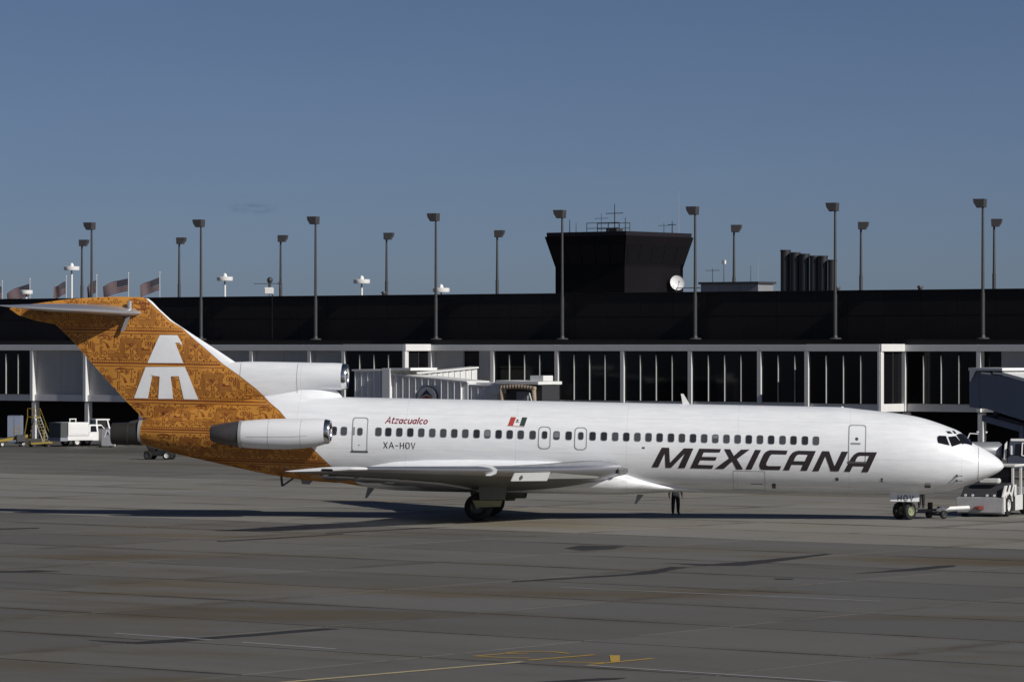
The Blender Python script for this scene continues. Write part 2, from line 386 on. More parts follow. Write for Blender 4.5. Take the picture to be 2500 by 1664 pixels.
# ------------------------------------------------------------------ ground
ground = structure(MB().add([(-6000,-300,-0.02),(6000,-300,-0.02),(6000,12000,-0.02),(-6000,12000,-0.02)], [(0,1,2,3)]).build('ground', concrete_material('far_concrete', False, 0.55, 0.6)))
apron = None   # sealant bed, built from the slab cells below
slab_meshes = {}
slab_mats = {'near': concrete_material('near_dark_concrete', True, 0.74, 1.0), 'mid': concrete_material('mid_pale_concrete', True, 1.30, 0.6), 'far': concrete_material('stand_concrete', True, 0.90, 0.45), 'back': concrete_material('back_dark_concrete', True, 0.62, 0.6)}  # tint differs by slab row: darkest at the back, palest in the middle
near_cells, far_cells = [], []
for iv in range(-5, 25):
    for iu in range(-34, 16):
        u0, v0 = -82.2 + SLAB_U * iu, 85.4 + SLAB_V * iv
        ps = [UX * (u0 + a*SLAB_U) + VX * (v0 + b*SLAB_V) for a in (0, .5, 1) for b in (0, .5, 1)]
        if any(p.y > 86 and abs(p.x / p.y) < 0.140 for p in ps): near_cells.append((iv, u0, v0))
        elif any(p.y > 60 and abs(p.x / p.y) < 0.34 for p in ps): far_cells.append((iv, u0, v0))
bed = MB()
for iv, u0, v0 in near_cells + far_cells:
    bed.add([tuple(UX*a + VX*b + Vector((0, 0, -0.012))) for a, b in ((u0, v0), (u0+SLAB_U, v0), (u0+SLAB_U, v0+SLAB_V), (u0, v0+SLAB_V))], [(0, 1, 2, 3)])
apron = structure(bed.build('apron', mat('joint_sealant', (0.03, 0.028, 0.025), 0.9)))
def zone_of(iv): return 'near' if iv < 7 else 'mid' if iv < 13 else 'far' if iv < 18 else 'back'
HU, HV = SLAB_U/2 - 0.045, SLAB_V/2 - 0.045
for iv, u0, v0 in near_cells:
    c = UX * (u0 + SLAB_U/2) + VX * (v0 + SLAB_V/2); zone = zone_of(iv)
    if zone not in slab_meshes:
        o = MB().box(-HU, HU, -HV, HV, -0.05, 0).build('concrete_slab', slab_mats[zone], apron, bevel=0.006)
        slab_meshes[zone] = o.data
    else:
        o = bpy.data.objects.new('concrete_slab', slab_meshes[zone]); COL.objects.link(o); o.parent = apron
    o.location = (c.x, c.y, random.uniform(-0.003, 0.0)); o.rotation_euler = (0, 0, FACADE_ANGLE)
OUT = {'near': (0.74, 1.0), 'mid': (1.30, 0.6), 'far': (0.90, 0.45), 'back': (0.62, 0.6)}
for zone in OUT:   # slabs outside the picture, one joined part for each paving zone
    b = MB()
    for iv, u0, v0 in far_cells:
        if zone_of(iv) != zone: continue
        c = UX * (u0 + SLAB_U/2) + VX * (v0 + SLAB_V/2)
        b.add([tuple(c + UX*a + VX*q + Vector((0, 0, -0.001))) for a, q in ((-HU,-HV),(HU,-HV),(HU,HV),(-HU,HV))], [(0, 1, 2, 3)])
    o = b.build('outer_slabs', concrete_material('outer_concrete_' + zone, False, *OUT[zone]), apron); o['kind'] = 'stuff'

TAR = mat('tar_crack_filler', (0.024, 0.022, 0.020), 0.7, vary=0.3, scale=3)
TAR_PATCHES = [[(2.06,155.3),(2.7,157.49),(4.51,156.98),(4.02,154.8),(2.72,153.65)],
 [(0,133.65),(4.04,137.85),(5.04,140.25),(5.74,142.32),(6.4,142.04),(5.92,140.94),(5.03,137.98),(4.09,137.07),(0,133.03)],
 [(5.52,144.88),(7.4,144.02),(8.98,146.35),(12.04,151.24),(12.3,150.93),(9.65,145.47),(8.37,142.88),(6.72,143.17)],
 [(11.96,137.85),(15.49,143.02),(16.16,143.31),(16.06,142.46),(14.3,139.85)],
 [(9.01,135.27),(9.7,135.02),(9.59,134.52),(9.03,134.52)],
 [(0.52,93.57),(2.09,94.67),(2.78,94.79),(2.5,94.3),(1.03,93.27)],
 [(-11.57,106.98),(-10.19,106.2),(-8.94,107.46),(-5.27,111.43),(-4.83,111.09),(-5.81,109.91),(-9.12,106.04),(-9.95,105.5),(-10.51,105.89)],
 [(-18.14,139.31),(-17.02,140.25),(-15.98,139.58),(-16.58,139.17),(-18.05,138.64)],
 [(-22.41,172.1),(-20.8,172.92),(-20.7,172.1),(-22.28,171.08)],
 [(-12.08,161.18),(-9.92,163.73),(-7.18,167.32),(-7.14,166.55),(-9.69,162.99),(-12.03,160.46)],
 [(-7.94,167.91),(-4.35,172.51),(-2.65,173.75),(-4.32,171.49),(-7.91,167.13)]]
def jag(poly):
    out = []
    for a, b in zip(poly, poly[1:] + poly[:1]):
        n = max(1, int(math.dist(a, b) / 0.6))
        for k in range(n):
            t = k / n; j = 0.0 if k == 0 else 0.06
            out.append((a[0]+(b[0]-a[0])*t + random.uniform(-j, j), a[1]+(b[1]-a[1])*t + random.uniform(-j, j)))
    return out
def flat(name, polys, z, m, parent):
    b = MB()
    for poly in polys:
        vs = [Vector((x, y, z)) for x, y in poly]
        o = len(b.v); b.v += vs
        b.f += [tuple(i + o for i in t) for t in tessellate_polygon([vs])]
    return b.build(name, m, parent)
for p in TAR_PATCHES: flat('tar_patch', [jag(p)], 0.004, TAR, apron)

def strip2d(pts, w):
    pts = [Vector((p[0], p[1])) for p in pts]; L, Rr = [], []
    for i, p in enumerate(pts):
        d = Vector((0, 0))
        if i > 0: d += (p - pts[i-1]).normalized()
        if i < len(pts) - 1: d += (pts[i+1] - p).normalized()
        if d.length < 1e-6: d = Vector((1, 0))
        d.normalize(); nrm = Vector((-d.y, d.x))
        k = 1.0
        if 0 < i < len(pts) - 1:
            k = min(1.8, 1 / max(0.3, abs(nrm.dot(Vector((-(pts[i+1]-p).normalized().y, (pts[i+1]-p).normalized().x))))))
        L.append(p + nrm * w/2 * k); Rr.append(p - nrm * w/2 * k)
    return [tuple(q) for q in L + Rr[::-1]]
PAINT_Y = mat('worn_yellow_paint', (0.46, 0.29, 0.055), 0.7, vary=0.35, scale=3)
PAINT_PALE = mat('worn_pale_yellow_paint', (0.46, 0.38, 0.22), 0.7, vary=0.4, scale=2)
PAINT_W = mat('faded_white_paint', (0.38, 0.39, 0.41), 0.7, vary=0.4, scale=2)
flat('yellow_guide_line', [strip2d([(-5.6,93.3),(0.26,99.54)], 0.22)], 0.008, PAINT_PALE, apron)
flat('yellow_stand_number', [strip2d([(0.40,102.24),(-0.21,102.19),(-0.94,101.36),(-0.25,100.88),(0.44,100.71)], 0.13),
    strip2d([(-0.16,102.36),(0.16,102.77),(0.57,102.94),(1.11,102.77),(1.49,102.19)], 0.13),
    strip2d([(0.42,100.04),(2.13,101.78)], 0.16), strip2d([(1.16,99.49),(2.39,99.27)], 0.14),
    strip2d([(1.94,98.68),(3.6,100.6)], 0.16), [(2.52,101.61),(2.79,101.61),(2.73,99.72),(2.5,99.5)]], 0.008, PAINT_Y, apron)
for a, b in (((-11.05,109.4),(-8.1,106.9)),((-7.3,106.1),(-4.65,103.78)),((1.85,98.46),(8.2,93.3)),((1.63,130.17),(11.54,123.08))):
    flat('thin_white_line', [strip2d([a, b], 0.13)], 0.008, PAINT_W, apron)

# ------------------------------------------------------------------ terminal building
term = thing('terminal_building', 'long two storey terminal with black upper wall, white pillars and dark glass bays', 'terminal', FACADE_ORIGIN, FACADE_ANGLE)
T_BLACK = mat('black_anodised_cladding', (0.014, 0.011, 0.012), 0.6, vary=0.35, scale=0.4, spec=0.3)
TOWER_BLACK = mat('black_tower_cladding', (0.007, 0.006, 0.0075), 0.6, vary=0.35, scale=0.4, spec=0.15)
T_BLACK2 = mat('black_cladding_worn', (0.016, 0.0125, 0.013), 0.58, vary=0.35, scale=0.4, spec=0.3)
T_WHITE = mat('white_precast_concrete', (0.74, 0.735, 0.72), 0.6, vary=0.08, scale=1.2, streak=(1, 1, 0.25))
T_GREY = mat('grey_wall_panel', (0.47, 0.465, 0.455), 0.65, vary=0.12, scale=0.9, streak=(2, 1, 0.25))
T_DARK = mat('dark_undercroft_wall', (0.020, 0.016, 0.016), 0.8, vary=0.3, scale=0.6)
T_ROOF = mat('roof_gravel', (0.10, 0.10, 0.10), 0.9, vary=0.3, scale=2)
MULL = mat('mullion_grey_green', (0.46,0.48,0.46), 0.5, vary=0.1)
BAY = 6.3; BAY0 = 49.6 - BAY * 15
TL, TR = BAY0, BAY0 + BAY * 27
def tbox(name, m, *b, bevel=0.0): return MB().box(*b).build(name, m, term, bevel=bevel)
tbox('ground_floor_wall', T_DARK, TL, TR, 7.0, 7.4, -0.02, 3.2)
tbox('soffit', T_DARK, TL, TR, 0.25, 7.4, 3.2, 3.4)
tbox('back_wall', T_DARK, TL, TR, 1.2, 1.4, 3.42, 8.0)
tbox('parapet_wall', T_BLACK, TL, TR, 2.03, 2.4, 8.45, 12.0)
for k in range(54):
    for z0, z1 in ((8.46, 10.2), (10.22, 11.99)): tbox('parapet_panel', T_BLACK if (k*7+int(z0)) % 5 else T_BLACK2, TL+k*3.15+0.012, TL+k*3.15+3.138, 1.98+0.012*((k*3+int(z0)) % 3), 2.029, z0, z1)
tbox('parapet_cap', T_BLACK, TL, TR, 1.9, 2.5, 12.002, 12.07)
tbox('roof_ledge', T_BLACK, TL, TR, -0.1, 2.0, 8.06, 8.45)
tbox('main_roof', T_ROOF, TL, TR, 2.42, 60, 11.4, 11.6)
PROJ = {int(round((37.0-BAY0)/BAY)): 3.15, int(round((81.1-BAY0)/BAY)): 3.15}
GREY_BAYS = [int(round((t-BAY0)/BAY)) for t in (-0.8, 5.5, 11.8, 18.1, 24.4, 30.7)]
OPEN_BAY = int(round((43.3-BAY0)/BAY)); RIGHT_BAY = int(round((93.7-BAY0)/BAY))
for k in range(27):
    t0 = BAY0 + BAY*k; t1 = t0 + BAY; d = PROJ.get(k, 0.0)
    tbox('ground_column', T_WHITE, t0-0.22, t0+0.22, -0.1, 0.4, -0.02, 3.2, bevel=0.02)
    # fascia, sill and pillars of this bay
    tbox('fascia', T_WHITE, t0, t1-0.012, -0.37-d, 0.15-d, 7.58, 8.04+(0.05 if d else 0), bevel=0.01)
    for j in range(2):
        tbox('sill_panel', T_WHITE, t0+0.2+j*2.96, t0+0.2+j*2.96+2.94, -0.12-d, 0.2-d, 3.24, 3.80, bevel=0.01)
    tbox('pillar', T_WHITE, t0-0.17, t0+0.17, -0.365-d, 0.2-d, 3.24, 7.578, bevel=0.01)
    if d:
        tbox('pillar', T_WHITE, t1-0.19, t1+0.002, -0.365-d, 0.2-d, 3.24, 7.578, bevel=0.01)
        # end wall that faces the sun
        tbox('end_fascia', T_WHITE, t1-0.01, t1+0.16, -0.36-d, -0.37, 7.575, 8.10, bevel=0.01)
        tbox('end_sill', T_WHITE, t1-0.25, t1+0.06, -0.10-d, -0.1, 3.24, 3.80)
        tbox('end_pillar', T_WHITE, t1-0.2, t1+0.10, -0.354-d, -d-0.10, 3.2, 7.57, bevel=0.01)
        for j in range(2):
            tbox('window_pane', TGLASS, t1-0.16, t1-0.12, -d+j*1.5, -d+j*1.5+1.46, 3.80, 7.58)
        tbox('mullion', POLE, t1-0.12, t1-0.04, -d+1.46, -d+1.52, 3.80, 7.57)
        tbox('bay_roof', T_BLACK, t0, t1, -0.3-d, 0.0, 8.1, 8.14)
        tbox('bay_floor', T_DARK, t0, t1-0.25, -d+0.2, 0.2, 3.25, 3.4)
        tbox('return_wall', T_WHITE, t0, t0+0.15, 0.1-d, 0.0, 3.25, 8.0)
    if k in GREY_BAYS:
        for j in range(2):
            tbox('wall_panel', T_GREY, t0+0.17+j*2.99, t0+0.17+j*2.99+2.97, 0.12, 0.3, 3.80, 7.58)
    elif k == OPEN_BAY:
        tbox('wall_panel', T_GREY, t0+0.17, t0+3.05, 0.12, 0.3, 3.80, 7.58)
        tbox('wall_panel', T_GREY, t0+4.65, t1-0.17, 0.12, 0.3, 3.80, 7.58)
        tbox('wall_panel', T_GREY, t0+3.07, t0+4.63, 0.12, 0.3, 3.80, 6.1)
        tbox('dark_vent', T_DARK, t0+3.0, t0+4.7, 0.32, 0.4, 6.1, 7.58)
    elif k == RIGHT_BAY:
        tbox('window_pane', TGLASS, t0+0.17, t0+1.6, 0.30, 0.34, 3.80, 7.58)
        for j in range(2): tbox('wall_panel', T_GREY, t0+1.62+j*2.27, t0+1.62+j*2.27+2.25, 0.12, 0.3, 3.80, 7.58)
    else:
        pw = (BAY - 0.36) / 4
        for j in range(4):
            tbox('window_pane', TGLASS, t0+0.18+j*pw+0.02, t0+0.18+(j+1)*pw-0.02, -0.20-d, -0.16-d, 3.80, 7.58)
        for j in range(1, 4):
            tbox('mullion', MULL, t0+0.18+j*pw-0.02, t0+0.18+j*pw+0.02, -0.325-d, -0.19-d, 3.82, 7.28)
# control tower on the roof
tower = thing('control_tower', 'squat black control tower with flared cab rising from the terminal roof', 'tower', FACADE_ORIGIN, FACADE_ANGLE)
ta, tb, ya, yb = 38.87, 46.1, 22.0, 30.4
MB().box(ta, tb, ya, yb, 11.55, 14.55).build('tower_base', TOWER_BLACK, tower)
fl = 0.65
lo = [(ta,ya,14.552),(tb,ya,14.552),(tb,yb,14.552),(ta,yb,14.552)]
hi = [(ta-fl,ya-fl,17.15),(tb+fl,ya-fl,17.15),(tb+fl,yb+fl,17.15),(ta-fl,yb+fl,17.15)]
MB().hexa(lo + hi).build('tower_cab', TOWER_BLACK, tower)
rf = [(x, y, 17.152) for x, y, z in hi]; rt = [(x, y, 17.5) for x, y, z in hi]
MB().hexa([(x*1.0+(0.12 if x < 42 else -0.12), y+(0.12 if y < 26 else -0.12), z) for x, y, z in rf] + [(x+(0.12 if x < 42 else -0.12), y+(0.12 if y < 26 else -0.12), z) for x, y, z in rt]).build('tower_roof', mat('tower_roof_edge', (0.016,0.014,0.018), 0.6, spec=0.2), tower)
CABGLASS = mat('tinted_cab_glass', (0.012, 0.013, 0.016), 0.1, spec=0.3)
TOWERGLASS = mat('black_cab_glass', (0.007, 0.007, 0.009), 0.15, spec=0.2)
def quad_on(a, b, c, d, u0, u1, v0, v1, off):
    a, b, c, d = map(Vector, (a, b, c, d)); n = (b-a).cross(d-a).normalized() * off
    P = lambda u, v: a.lerp(b, u).lerp(d.lerp(c, u), v) + n
    return [P(u0,v0), P(u1,v0), P(u1,v1), P(u0,v1)]
for (i, j) in ((0, 1), (1, 2)):
    for k in range(5):
        q = quad_on(lo[i], lo[j], hi[j], hi[i], 0.03+k*0.194, 0.03+k*0.194+0.178, 0.12, 0.72, 0.03)
        MB().add(q, [(0,1,2,3)]).build('cab_window', TOWERGLASS, tower)
rail = MB()
for a, b in (((41.2,23.3),(44.6,23.3)),((41.2,24.8),(44.6,24.8))):
    for z in (17.85, 18.3): rail.cyl((a[0],a[1],z),(b[0],b[1],z),0.03,n=6)
    for k in range(4):
        x = a[0] + (b[0]-a[0])*k/3; rail.cyl((x,a[1],17.5),(x,a[1],18.3),0.03,n=6)
rail.build('roof_railing', DARK, tower)
MB().box(43.0,44.1,23.6,24.5,17.5,17.85).build('roof_hatch', DARK, tower)
def antenna(name, m, parent, base, h, r=0.03, arms=()):
    b = MB(); x, y, z = base
    b.cyl((x,y,z),(x,y,z+h),r,r*0.6,n=6)
    for zz, l in arms: b.cyl((x-l,y,z+zz),(x+l,y,z+zz),r*0.7,n=6)
    return b.build(name, m, parent)
antenna('antenna', DARK, tower, (43.6,24,17.8), 2.1, 0.05, ((1.3,0.9),(0.5,0.3)))
antenna('antenna', DARK, tower, (42.2,24,17.5), 1.6, 0.03, ((1.2,0.7),))
antenna('antenna', DARK, tower, (45.3,23.2,17.5), 1.2, 0.045)
antenna('antenna', DARK, tower, (40.0,22.5,17.5), 1.1, 0.045)
antenna('antenna', DARK, tower, (40.9,22.2,17.5), 0.8, 0.03)
antenna('antenna', mat('pale_whip_antenna',(0.35,0.36,0.38),0.5), tower, (46.5,29.2,17.5), 3.6, 0.03)
antenna('antenna', DARK, tower, (46.4,28.4,17.5), 1.0, 0.05, ((0.7,0.4),))
antenna('antenna', DARK, tower, (46.4,27.2,17.5), 0.8, 0.03, ((0.6,0.6),))

# dish on the tower's sunny side
dish = thing('satellite_dish', 'white round satellite dish mounted on the side of the black control tower', 'dish', T(46.1,28.7,13.25), 0)
DW = mat('dish_white', (0.75,0.75,0.74), 0.45, vary=0.05)
dm = MB()
prof = [(0.30*(r/0.62)**2 - 0.15, r) for r in (0.01,0.15,0.3,0.45,0.56,0.62)]
dm.lathe(prof + [(0.18,0.64),(0.10,0.63)], n=28)
aim = (Vector((0.30,-0.90,0.22))).normalized().to_track_quat('X','Z').to_matrix().to_4x4()
dm.turn(Matrix.Translation((0.42,-0.45,0)) @ aim)
dm.build('dish_reflector', DW, dish, smooth=True, auto=50)
MB().cyl((0,0,0),(0.40,-0.30,0),0.05,n=8).build('dish_bracket', DARK, dish)
fm = MB().cyl((0.10,0,-0.5),(0.55,0,-0.05),0.02,n=6).cyl((0.55,0,-0.05),(0.62,0,0.03),0.05,n=8)
fm.turn(Matrix.Translation((0.42,-0.45,0)) @ aim); fm.build('feed_arm', DARK, dish)

# rooftop penthouse, vent stacks
pent = thing('rooftop_plant_room', 'low pale plant room with flat roof on terminal roof beside the tower', 'plant room', FACADE_ORIGIN, FACADE_ANGLE)
PENT = mat('pale_plant_cladding', (0.24,0.25,0.27), 0.6, vary=0.12)
for k in range(3): MB().box(58.75+k*1.85, 58.75+k*1.85+1.83, 15, 15.2, 11.6, 12.88).build('wall_panel', PENT, pent)
MB().box(58.75,64.25,15.21,17.2,11.6,12.88).build('wall', PENT, pent)
MB().box(58.6,64.4,14.85,17.4,12.882,13.05).build('roof', DARK, pent)
b = MB()
for z in (12.1, 12.6): b.cyl((56.4,15,z),(58.7,15,z),0.035,n=6)
for x in (56.4,57.0): b.cyl((x,15,11.6),(x,15,12.62),0.035,n=6)
b.build('railing', DARK, pent)
antenna('antenna', DARK, pent, (59.2,16,13.05), 1.1, 0.03, ((0.95,0.7),))
antenna('antenna', DARK, pent, (60.3,16,13.05), 1.6, 0.03)
MB().box(60.15,60.45,15.9,16.1,14.5,14.8).build('floodlight', WHITE, pent)
antenna('antenna', DARK, pent, (62.9,16,13.05), 1.3, 0.025)
antenna('antenna', mat('pale_whip_antenna',(0.35,0.36,0.38),0.5), pent, (63.6,16,13.05), 2.4, 0.02)
STACK = mat('dark_vent_stack', (0.028,0.027,0.03), 0.5, vary=0.25, scale=1.0, streak=(3,3,0.4))
words = ['tallest black vent stack at the left end of the rooftop row','second tallest black vent stack in the rooftop row','third black vent stack from the left on the roof',
         'fourth black vent stack from the left on the roof','fifth black vent stack, next to the shortest one','shortest black vent stack beside the tall light pole']
for k, (t, h) in enumerate(((68.9,15.4),(69.82,15.2),(70.69,15.08),(71.57,14.92),(72.4,14.9),(73.22,14.58))):
    r = 0.39 - 0.012*k
    s = thing('vent_stack', words[k], 'vent stack', T(t, 12, 11.6), 0, 'black vent stacks on the terminal roof')
    MB().cyl((0,0,0),(0,0,h-11.6),r,n=20).build('stack_pipe', STACK, s, smooth=True, auto=40)
    MB().lathe([(h-11.72,r+0.002),(h-11.72,r+0.03),(h-11.58,r+0.03),(h-11.58,r-0.04),(h-11.9,r-0.04)], axis='z', n=20).build('rim', STACK, s)

# ------------------------------------------------------------------ roof light poles
def light_pole(label, loc, flip, h, group):
    o = thing('light_pole', label, 'light pole', loc, FACADE_ANGLE*0, group)
    hh = h - loc[2]
    MB().cyl((0,0,0.12),(0,0,hh*0.33),0.15,0.15,n=10).cyl((0,0,hh*0.33),(0,0,hh-0.62),0.12,0.085,n=10).build('mast', POLE, o, smooth=True, auto=40)
    MB().cyl((0,0,0),(0,0,0.1),0.5,0.42,n=14).cyl((0,0,0.1),(0,0,0.28),0.2,0.17,n=12).build('base_plate', POLE, o)
    s = -1 if flip else 1
    M = Matrix.Translation((0,0,hh)) @ Matrix.Rotation(R(-25 if flip else -15),4,'Z')
    prof = [(-0.17,-0.62),(0.36,-0.62),(0.58,-0.30),(0.64,0.0),(-0.20,0.0)]
    hd = MB().prism([(s*x, z) for x, z in prof], 'y', -0.36, 0.36).turn(M).build('lamp_housing', mat('lamp_housing_paint',(0.055,0.052,0.055),0.55,vary=0.2), o, bevel=0.015)
    MB().hexa([(s*x,y,z) for x,y,z in [(0.37,-0.3,-0.64),(0.57,-0.3,-0.33),(0.57,0.3,-0.33),(0.37,0.3,-0.64),(0.35,-0.3,-0.62),(0.55,-0.3,-0.31),(0.55,0.3,-0.31),(0.35,0.3,-0.62)]]).turn(M).build('lens', mat('lamp_lens',(0.10,0.10,0.11),0.2), hd)
    return o
fl_words = ['tall front light pole left of the fin tip, behind the flags','tall front light pole just right of the fin tip','tall front light pole above the middle of the rear fuselage slope',
  'tall front light pole standing left of the small white mushroom lamp','tall front light pole in front of the left corner of the control tower','tall front light pole touching the right edge of the control tower',
  'tall front light pole in front of the shortest vent stack','tall front light pole nearest the right edge of the picture']
for k in range(8):
    light_pole(fl_words[k], T(5.06+12.6*k, 1.0, 8.47), True, 18.5, 'front row of roof light poles')
rl_words = ['short rear light pole at far left, beside the tall one','short rear light pole between the flags and the fin','short rear light pole beside the white camera box',
  'short rear light pole right of the third mushroom lamp','short rear light pole left of the control tower',None,'short rear light pole behind the low plant room','short rear light pole right of the vent stacks','short rear light pole next to the rightmost tall pole']
for k in range(9):
    if rl_words[k]: light_pole(rl_words[k], T(-24.15+12.63*k, 30, 11.6), False, 18.12, 'rear row of roof light poles')

for t_, w_, lab in ((35.5, .5, 'small dark roof vent left of the control tower, right of a short pole'), (79.3, .35, 'small dark roof vent on the terminal roof right of the vent stacks'), (86.5, .45, 'small dark roof vent between two tall poles at right')):
    rv = thing('roof_vent', lab, 'vent', T(t_, 3.4, 11.6), FACADE_ANGLE)
    MB().cyl((0,0,0),(0,0,.62),.16,n=10).build('vent_pipe', DARK, rv)
    MB().cyl((0,0,.62),(0,0,.78),.26,.18,n=10).build('vent_cowl', DARK, rv)

# ------------------------------------------------------------------ mushroom lamps, roof camera, aerial
mw = ['white drum lamp at far left in front of a flag','largest white mushroom lamp, left of the fin tip','white mushroom lamp above the fin leading edge','white mushroom lamp left of a short dark pole above the rear engine','white mushroom lamp just behind a tall dark pole']
for k, (t, z) in enumerate(((-39.58,13.85),(-33.29,16.14),(-12.97,14.9),(4.11,14.48),(13.6,13.59))):
    s = thing('mushroom_lamp', mw[k], 'lamp', T(t, 38, 11.6), 0, 'white mushroom lamps behind the roof')
    h = z - 11.6; rr = 0.62 if k == 0 else 0.74
    MB().cyl((0,0,0),(0,0,h-0.95),0.11,n=10).build('post', WHITE, s)
    MB().cyl((0,0,h-0.95),(0,0,h-0.3),0.06,n=8).build('neck', DARK, s)
    MB().lathe([(h-0.72,0.05),(h-0.72,rr),(h-0.64,rr+0.03),(h-0.36,rr+0.03),(h-0.33,rr-0.03),(h-0.33,0.05)], axis='z', n=24).build('drum', WHITE, s, smooth=True, auto=40)
    if k: MB().sphere((0,0,h-0.3),0.22,12,1.5).build('dome', WHITE, s, smooth=True)
cam_t = thing('roof_camera_mast', 'white box and dark round housing on a thin mast at the roof edge', 'camera', T(25.13,1.2,8.47), 0)
MB().cyl((0.2,0,0),(0.2,0,4.1),0.04,n=8).build('mast', POLE, cam_t)
MB().box(-0.45,0.32,-0.25,0.25,3.75,4.3).build('white_box', WHITE, cam_t, bevel=0.05)
MB().sphere((0,0.0,4.9),0.24,14,1.1).build('round_housing', DARK, cam_t, smooth=True)
MB().cyl((-0.02,0,4.3),(0,0,4.8),0.12,n=8).build('bracket', DARK, cam_t)
aer = thing('television_aerial', 'thin dark horizontal television aerial beside the white camera box', 'aerial', T(22.6,4.0,11.6), 0)
b = MB().cyl((0,0,0),(0,0,1.65),0.035,n=6); b.build('mast', DARK, aer)
b = MB().cyl((-1.3,0,1.55),(1.0,0.1,1.55),0.03,n=6)
for k in range(9): b.cyl((-1.2+k*0.22,-0.28,1.55),(-1.2+k*0.22,0.28,1.55),0.015,n=5)
b.cyl((0.7,0,1.55),(1.0,-0.05,1.9),0.02,n=5).cyl((0.7,0,1.55),(1.0,-0.05,1.2),0.02,n=5)
b.build('boom', DARK, aer)

# ------------------------------------------------------------------ flags
F_RED = mat('flag_red',(0.065,0.010,0.013),0.85); F_WHITE = mat('flag_white',(0.19,0.175,0.185),0.85); F_BLUE = mat('flag_blue',(0.007,0.009,0.028),0.85)
fw = ['flag at the very left edge of the picture','flag partly hidden by the white drum lamp','small furled flag left of the largest mushroom lamp','furled flag behind the leftmost tall light pole','widest spread flag above the fin tip','flag right of the widest one, above the fin leading edge']
for k, (t, ztop, L, droop) in enumerate(((-50.01,14.55,1.3,1.0),(-46.02,14.74,2.3,0.75),(-40.87,14.94,1.2,1.0),(-36.61,15.03,0.9,1.3),(-32.22,15.15,2.5,0.55),(-27.96,15.19,1.9,0.8))):
    s = thing('flag', 'red, white and blue striped ' + fw[k], 'flag', T(t,45,11.6), 0, 'striped flags on white poles behind the roof')
    h = ztop - 11.6
    MB().cyl((0,0,0),(0,0,h),0.045,0.035,n=8).sphere((0,0,h+0.06),0.08,8).build('flagpole', mat('flagpole_white',(0.6,0.6,0.6),0.4), s)
    ph = random.uniform(0, 6)
    def fp(a, v):   # a 0..1 along the fly, v 0..1 from top
        x = -0.06 - L*a
        sag = droop * (a**1.3) * L * 0.55
        amp = 0.16*a
        return Vector((x + 0.10*v*math.sin(4*a+ph)*a, amp*math.sin(7*a*1.1+ph+v), h - 0.45 - 1.25*v - sag + 0.10*a*math.sin(6*a+ph)))
    n = 16; hoist_rows = 13
    for nm, m, test in (('red_stripes', F_RED, lambda i, j: j % 2 == 0 and not (i < 7 and j < 7)), ('white_stripes', F_WHITE, lambda i, j: j % 2 == 1 and not (i < 7 and j < 7)), ('blue_canton', F_BLUE, lambda i, j: i < 7 and j < 7)):
        b = MB()
        for i in range(n):
            for j in range(hoist_rows):
                if test(i, j): b.add([fp(i/n,j/13), fp((i+1)/n,j/13), fp((i+1)/n,(j+1)/13), fp(i/n,(j+1)/13)], [(0,1,2,3)])
        o = b.build(nm, m, s)
        if nm == 'blue_canton':
            st = MB()
            for r_ in range(9):
                for c_ in range(6 if r_ % 2 == 0 else 5):
                    a = (0.5 + c_ + (0 if r_ % 2 == 0 else 0.5)) / 6 * 7/16; v = (0.7 + r_*0.7) / 13
                    p = fp(a, v) + Vector((0,-0.012,0)); d = 0.032
                    st.add([p+Vector((0,0,d)), p+Vector((d,0,0)), p+Vector((0,0,-d)), p+Vector((-d,0,0))], [(0,1,2,3)])
            st.build('stars', F_WHITE, o)

# ------------------------------------------------------------------ the airliner (local frame: x towards the nose, y to port, z up, origin on the ground under the nose gear)
YAW, PITCH = R(5.35), R(1.05)
plane = thing('airliner', 'white three engine jet airliner with ochre patterned tail parked across the apron', 'airliner', (18.05, 180.9, 0), 0, rot=(0, PITCH, -YAW))
LIVERY = livery_material()
Z_TOP = [(-35.6,3.86),(-34,4.3),(-32,4.72),(-30,4.98),(-28,5.09),(-26,5.12),(-3.2,5.11),(-1.99,5.02),(-1.06,4.94),(-0.39,4.87),(0.2,4.79),(0.74,4.68),(1.46,4.47),(2.0,4.28),(2.3,4.17),(2.64,3.96),(2.89,3.72),(3.1,3.55),(3.4,3.42),(3.78,3.21),(4.12,2.99),(4.35,2.80),(4.46,2.66),(4.505,2.53)]
Z_BOT = [(-35.6,2.72),(-35.3,2.66),(-34.34,2.40),(-33.69,2.25),(-32.68,2.05),(-31.94,1.90),(-31.09,1.73),(-30.21,1.56),(-28.7,1.32),(-27.19,1.17),(-25.9,1.12),(-2.25,1.12),(-0.57,1.13),(0.68,1.17),(1.52,1.28),(2.15,1.41),(2.76,1.61),(3.39,1.85),(3.93,2.09),(4.26,2.27),(4.44,2.43),(4.505,2.53)]
H_WID = [(-35.6,0.60),(-34.5,0.82),(-33,1.10),(-31,1.44),(-29,1.70),(-27,1.84),(-25,1.88),(-2.0,1.88),(-0.8,1.86),(0.2,1.79),(1.2,1.65),(2.0,1.47),(2.6,1.29),(3.3,1.01),(3.8,0.76),(4.2,0.50),(4.43,0.24),(4.505,0.0)]
Z_MID = [(-35.6,3.29),(-33,3.28),(-30,3.2),(-27,3.12),(-25,3.1),(-2.5,3.1),(-1,3.03),(0.5,2.86),(2.0,2.66),(3.0,2.56),(4.505,2.53)]
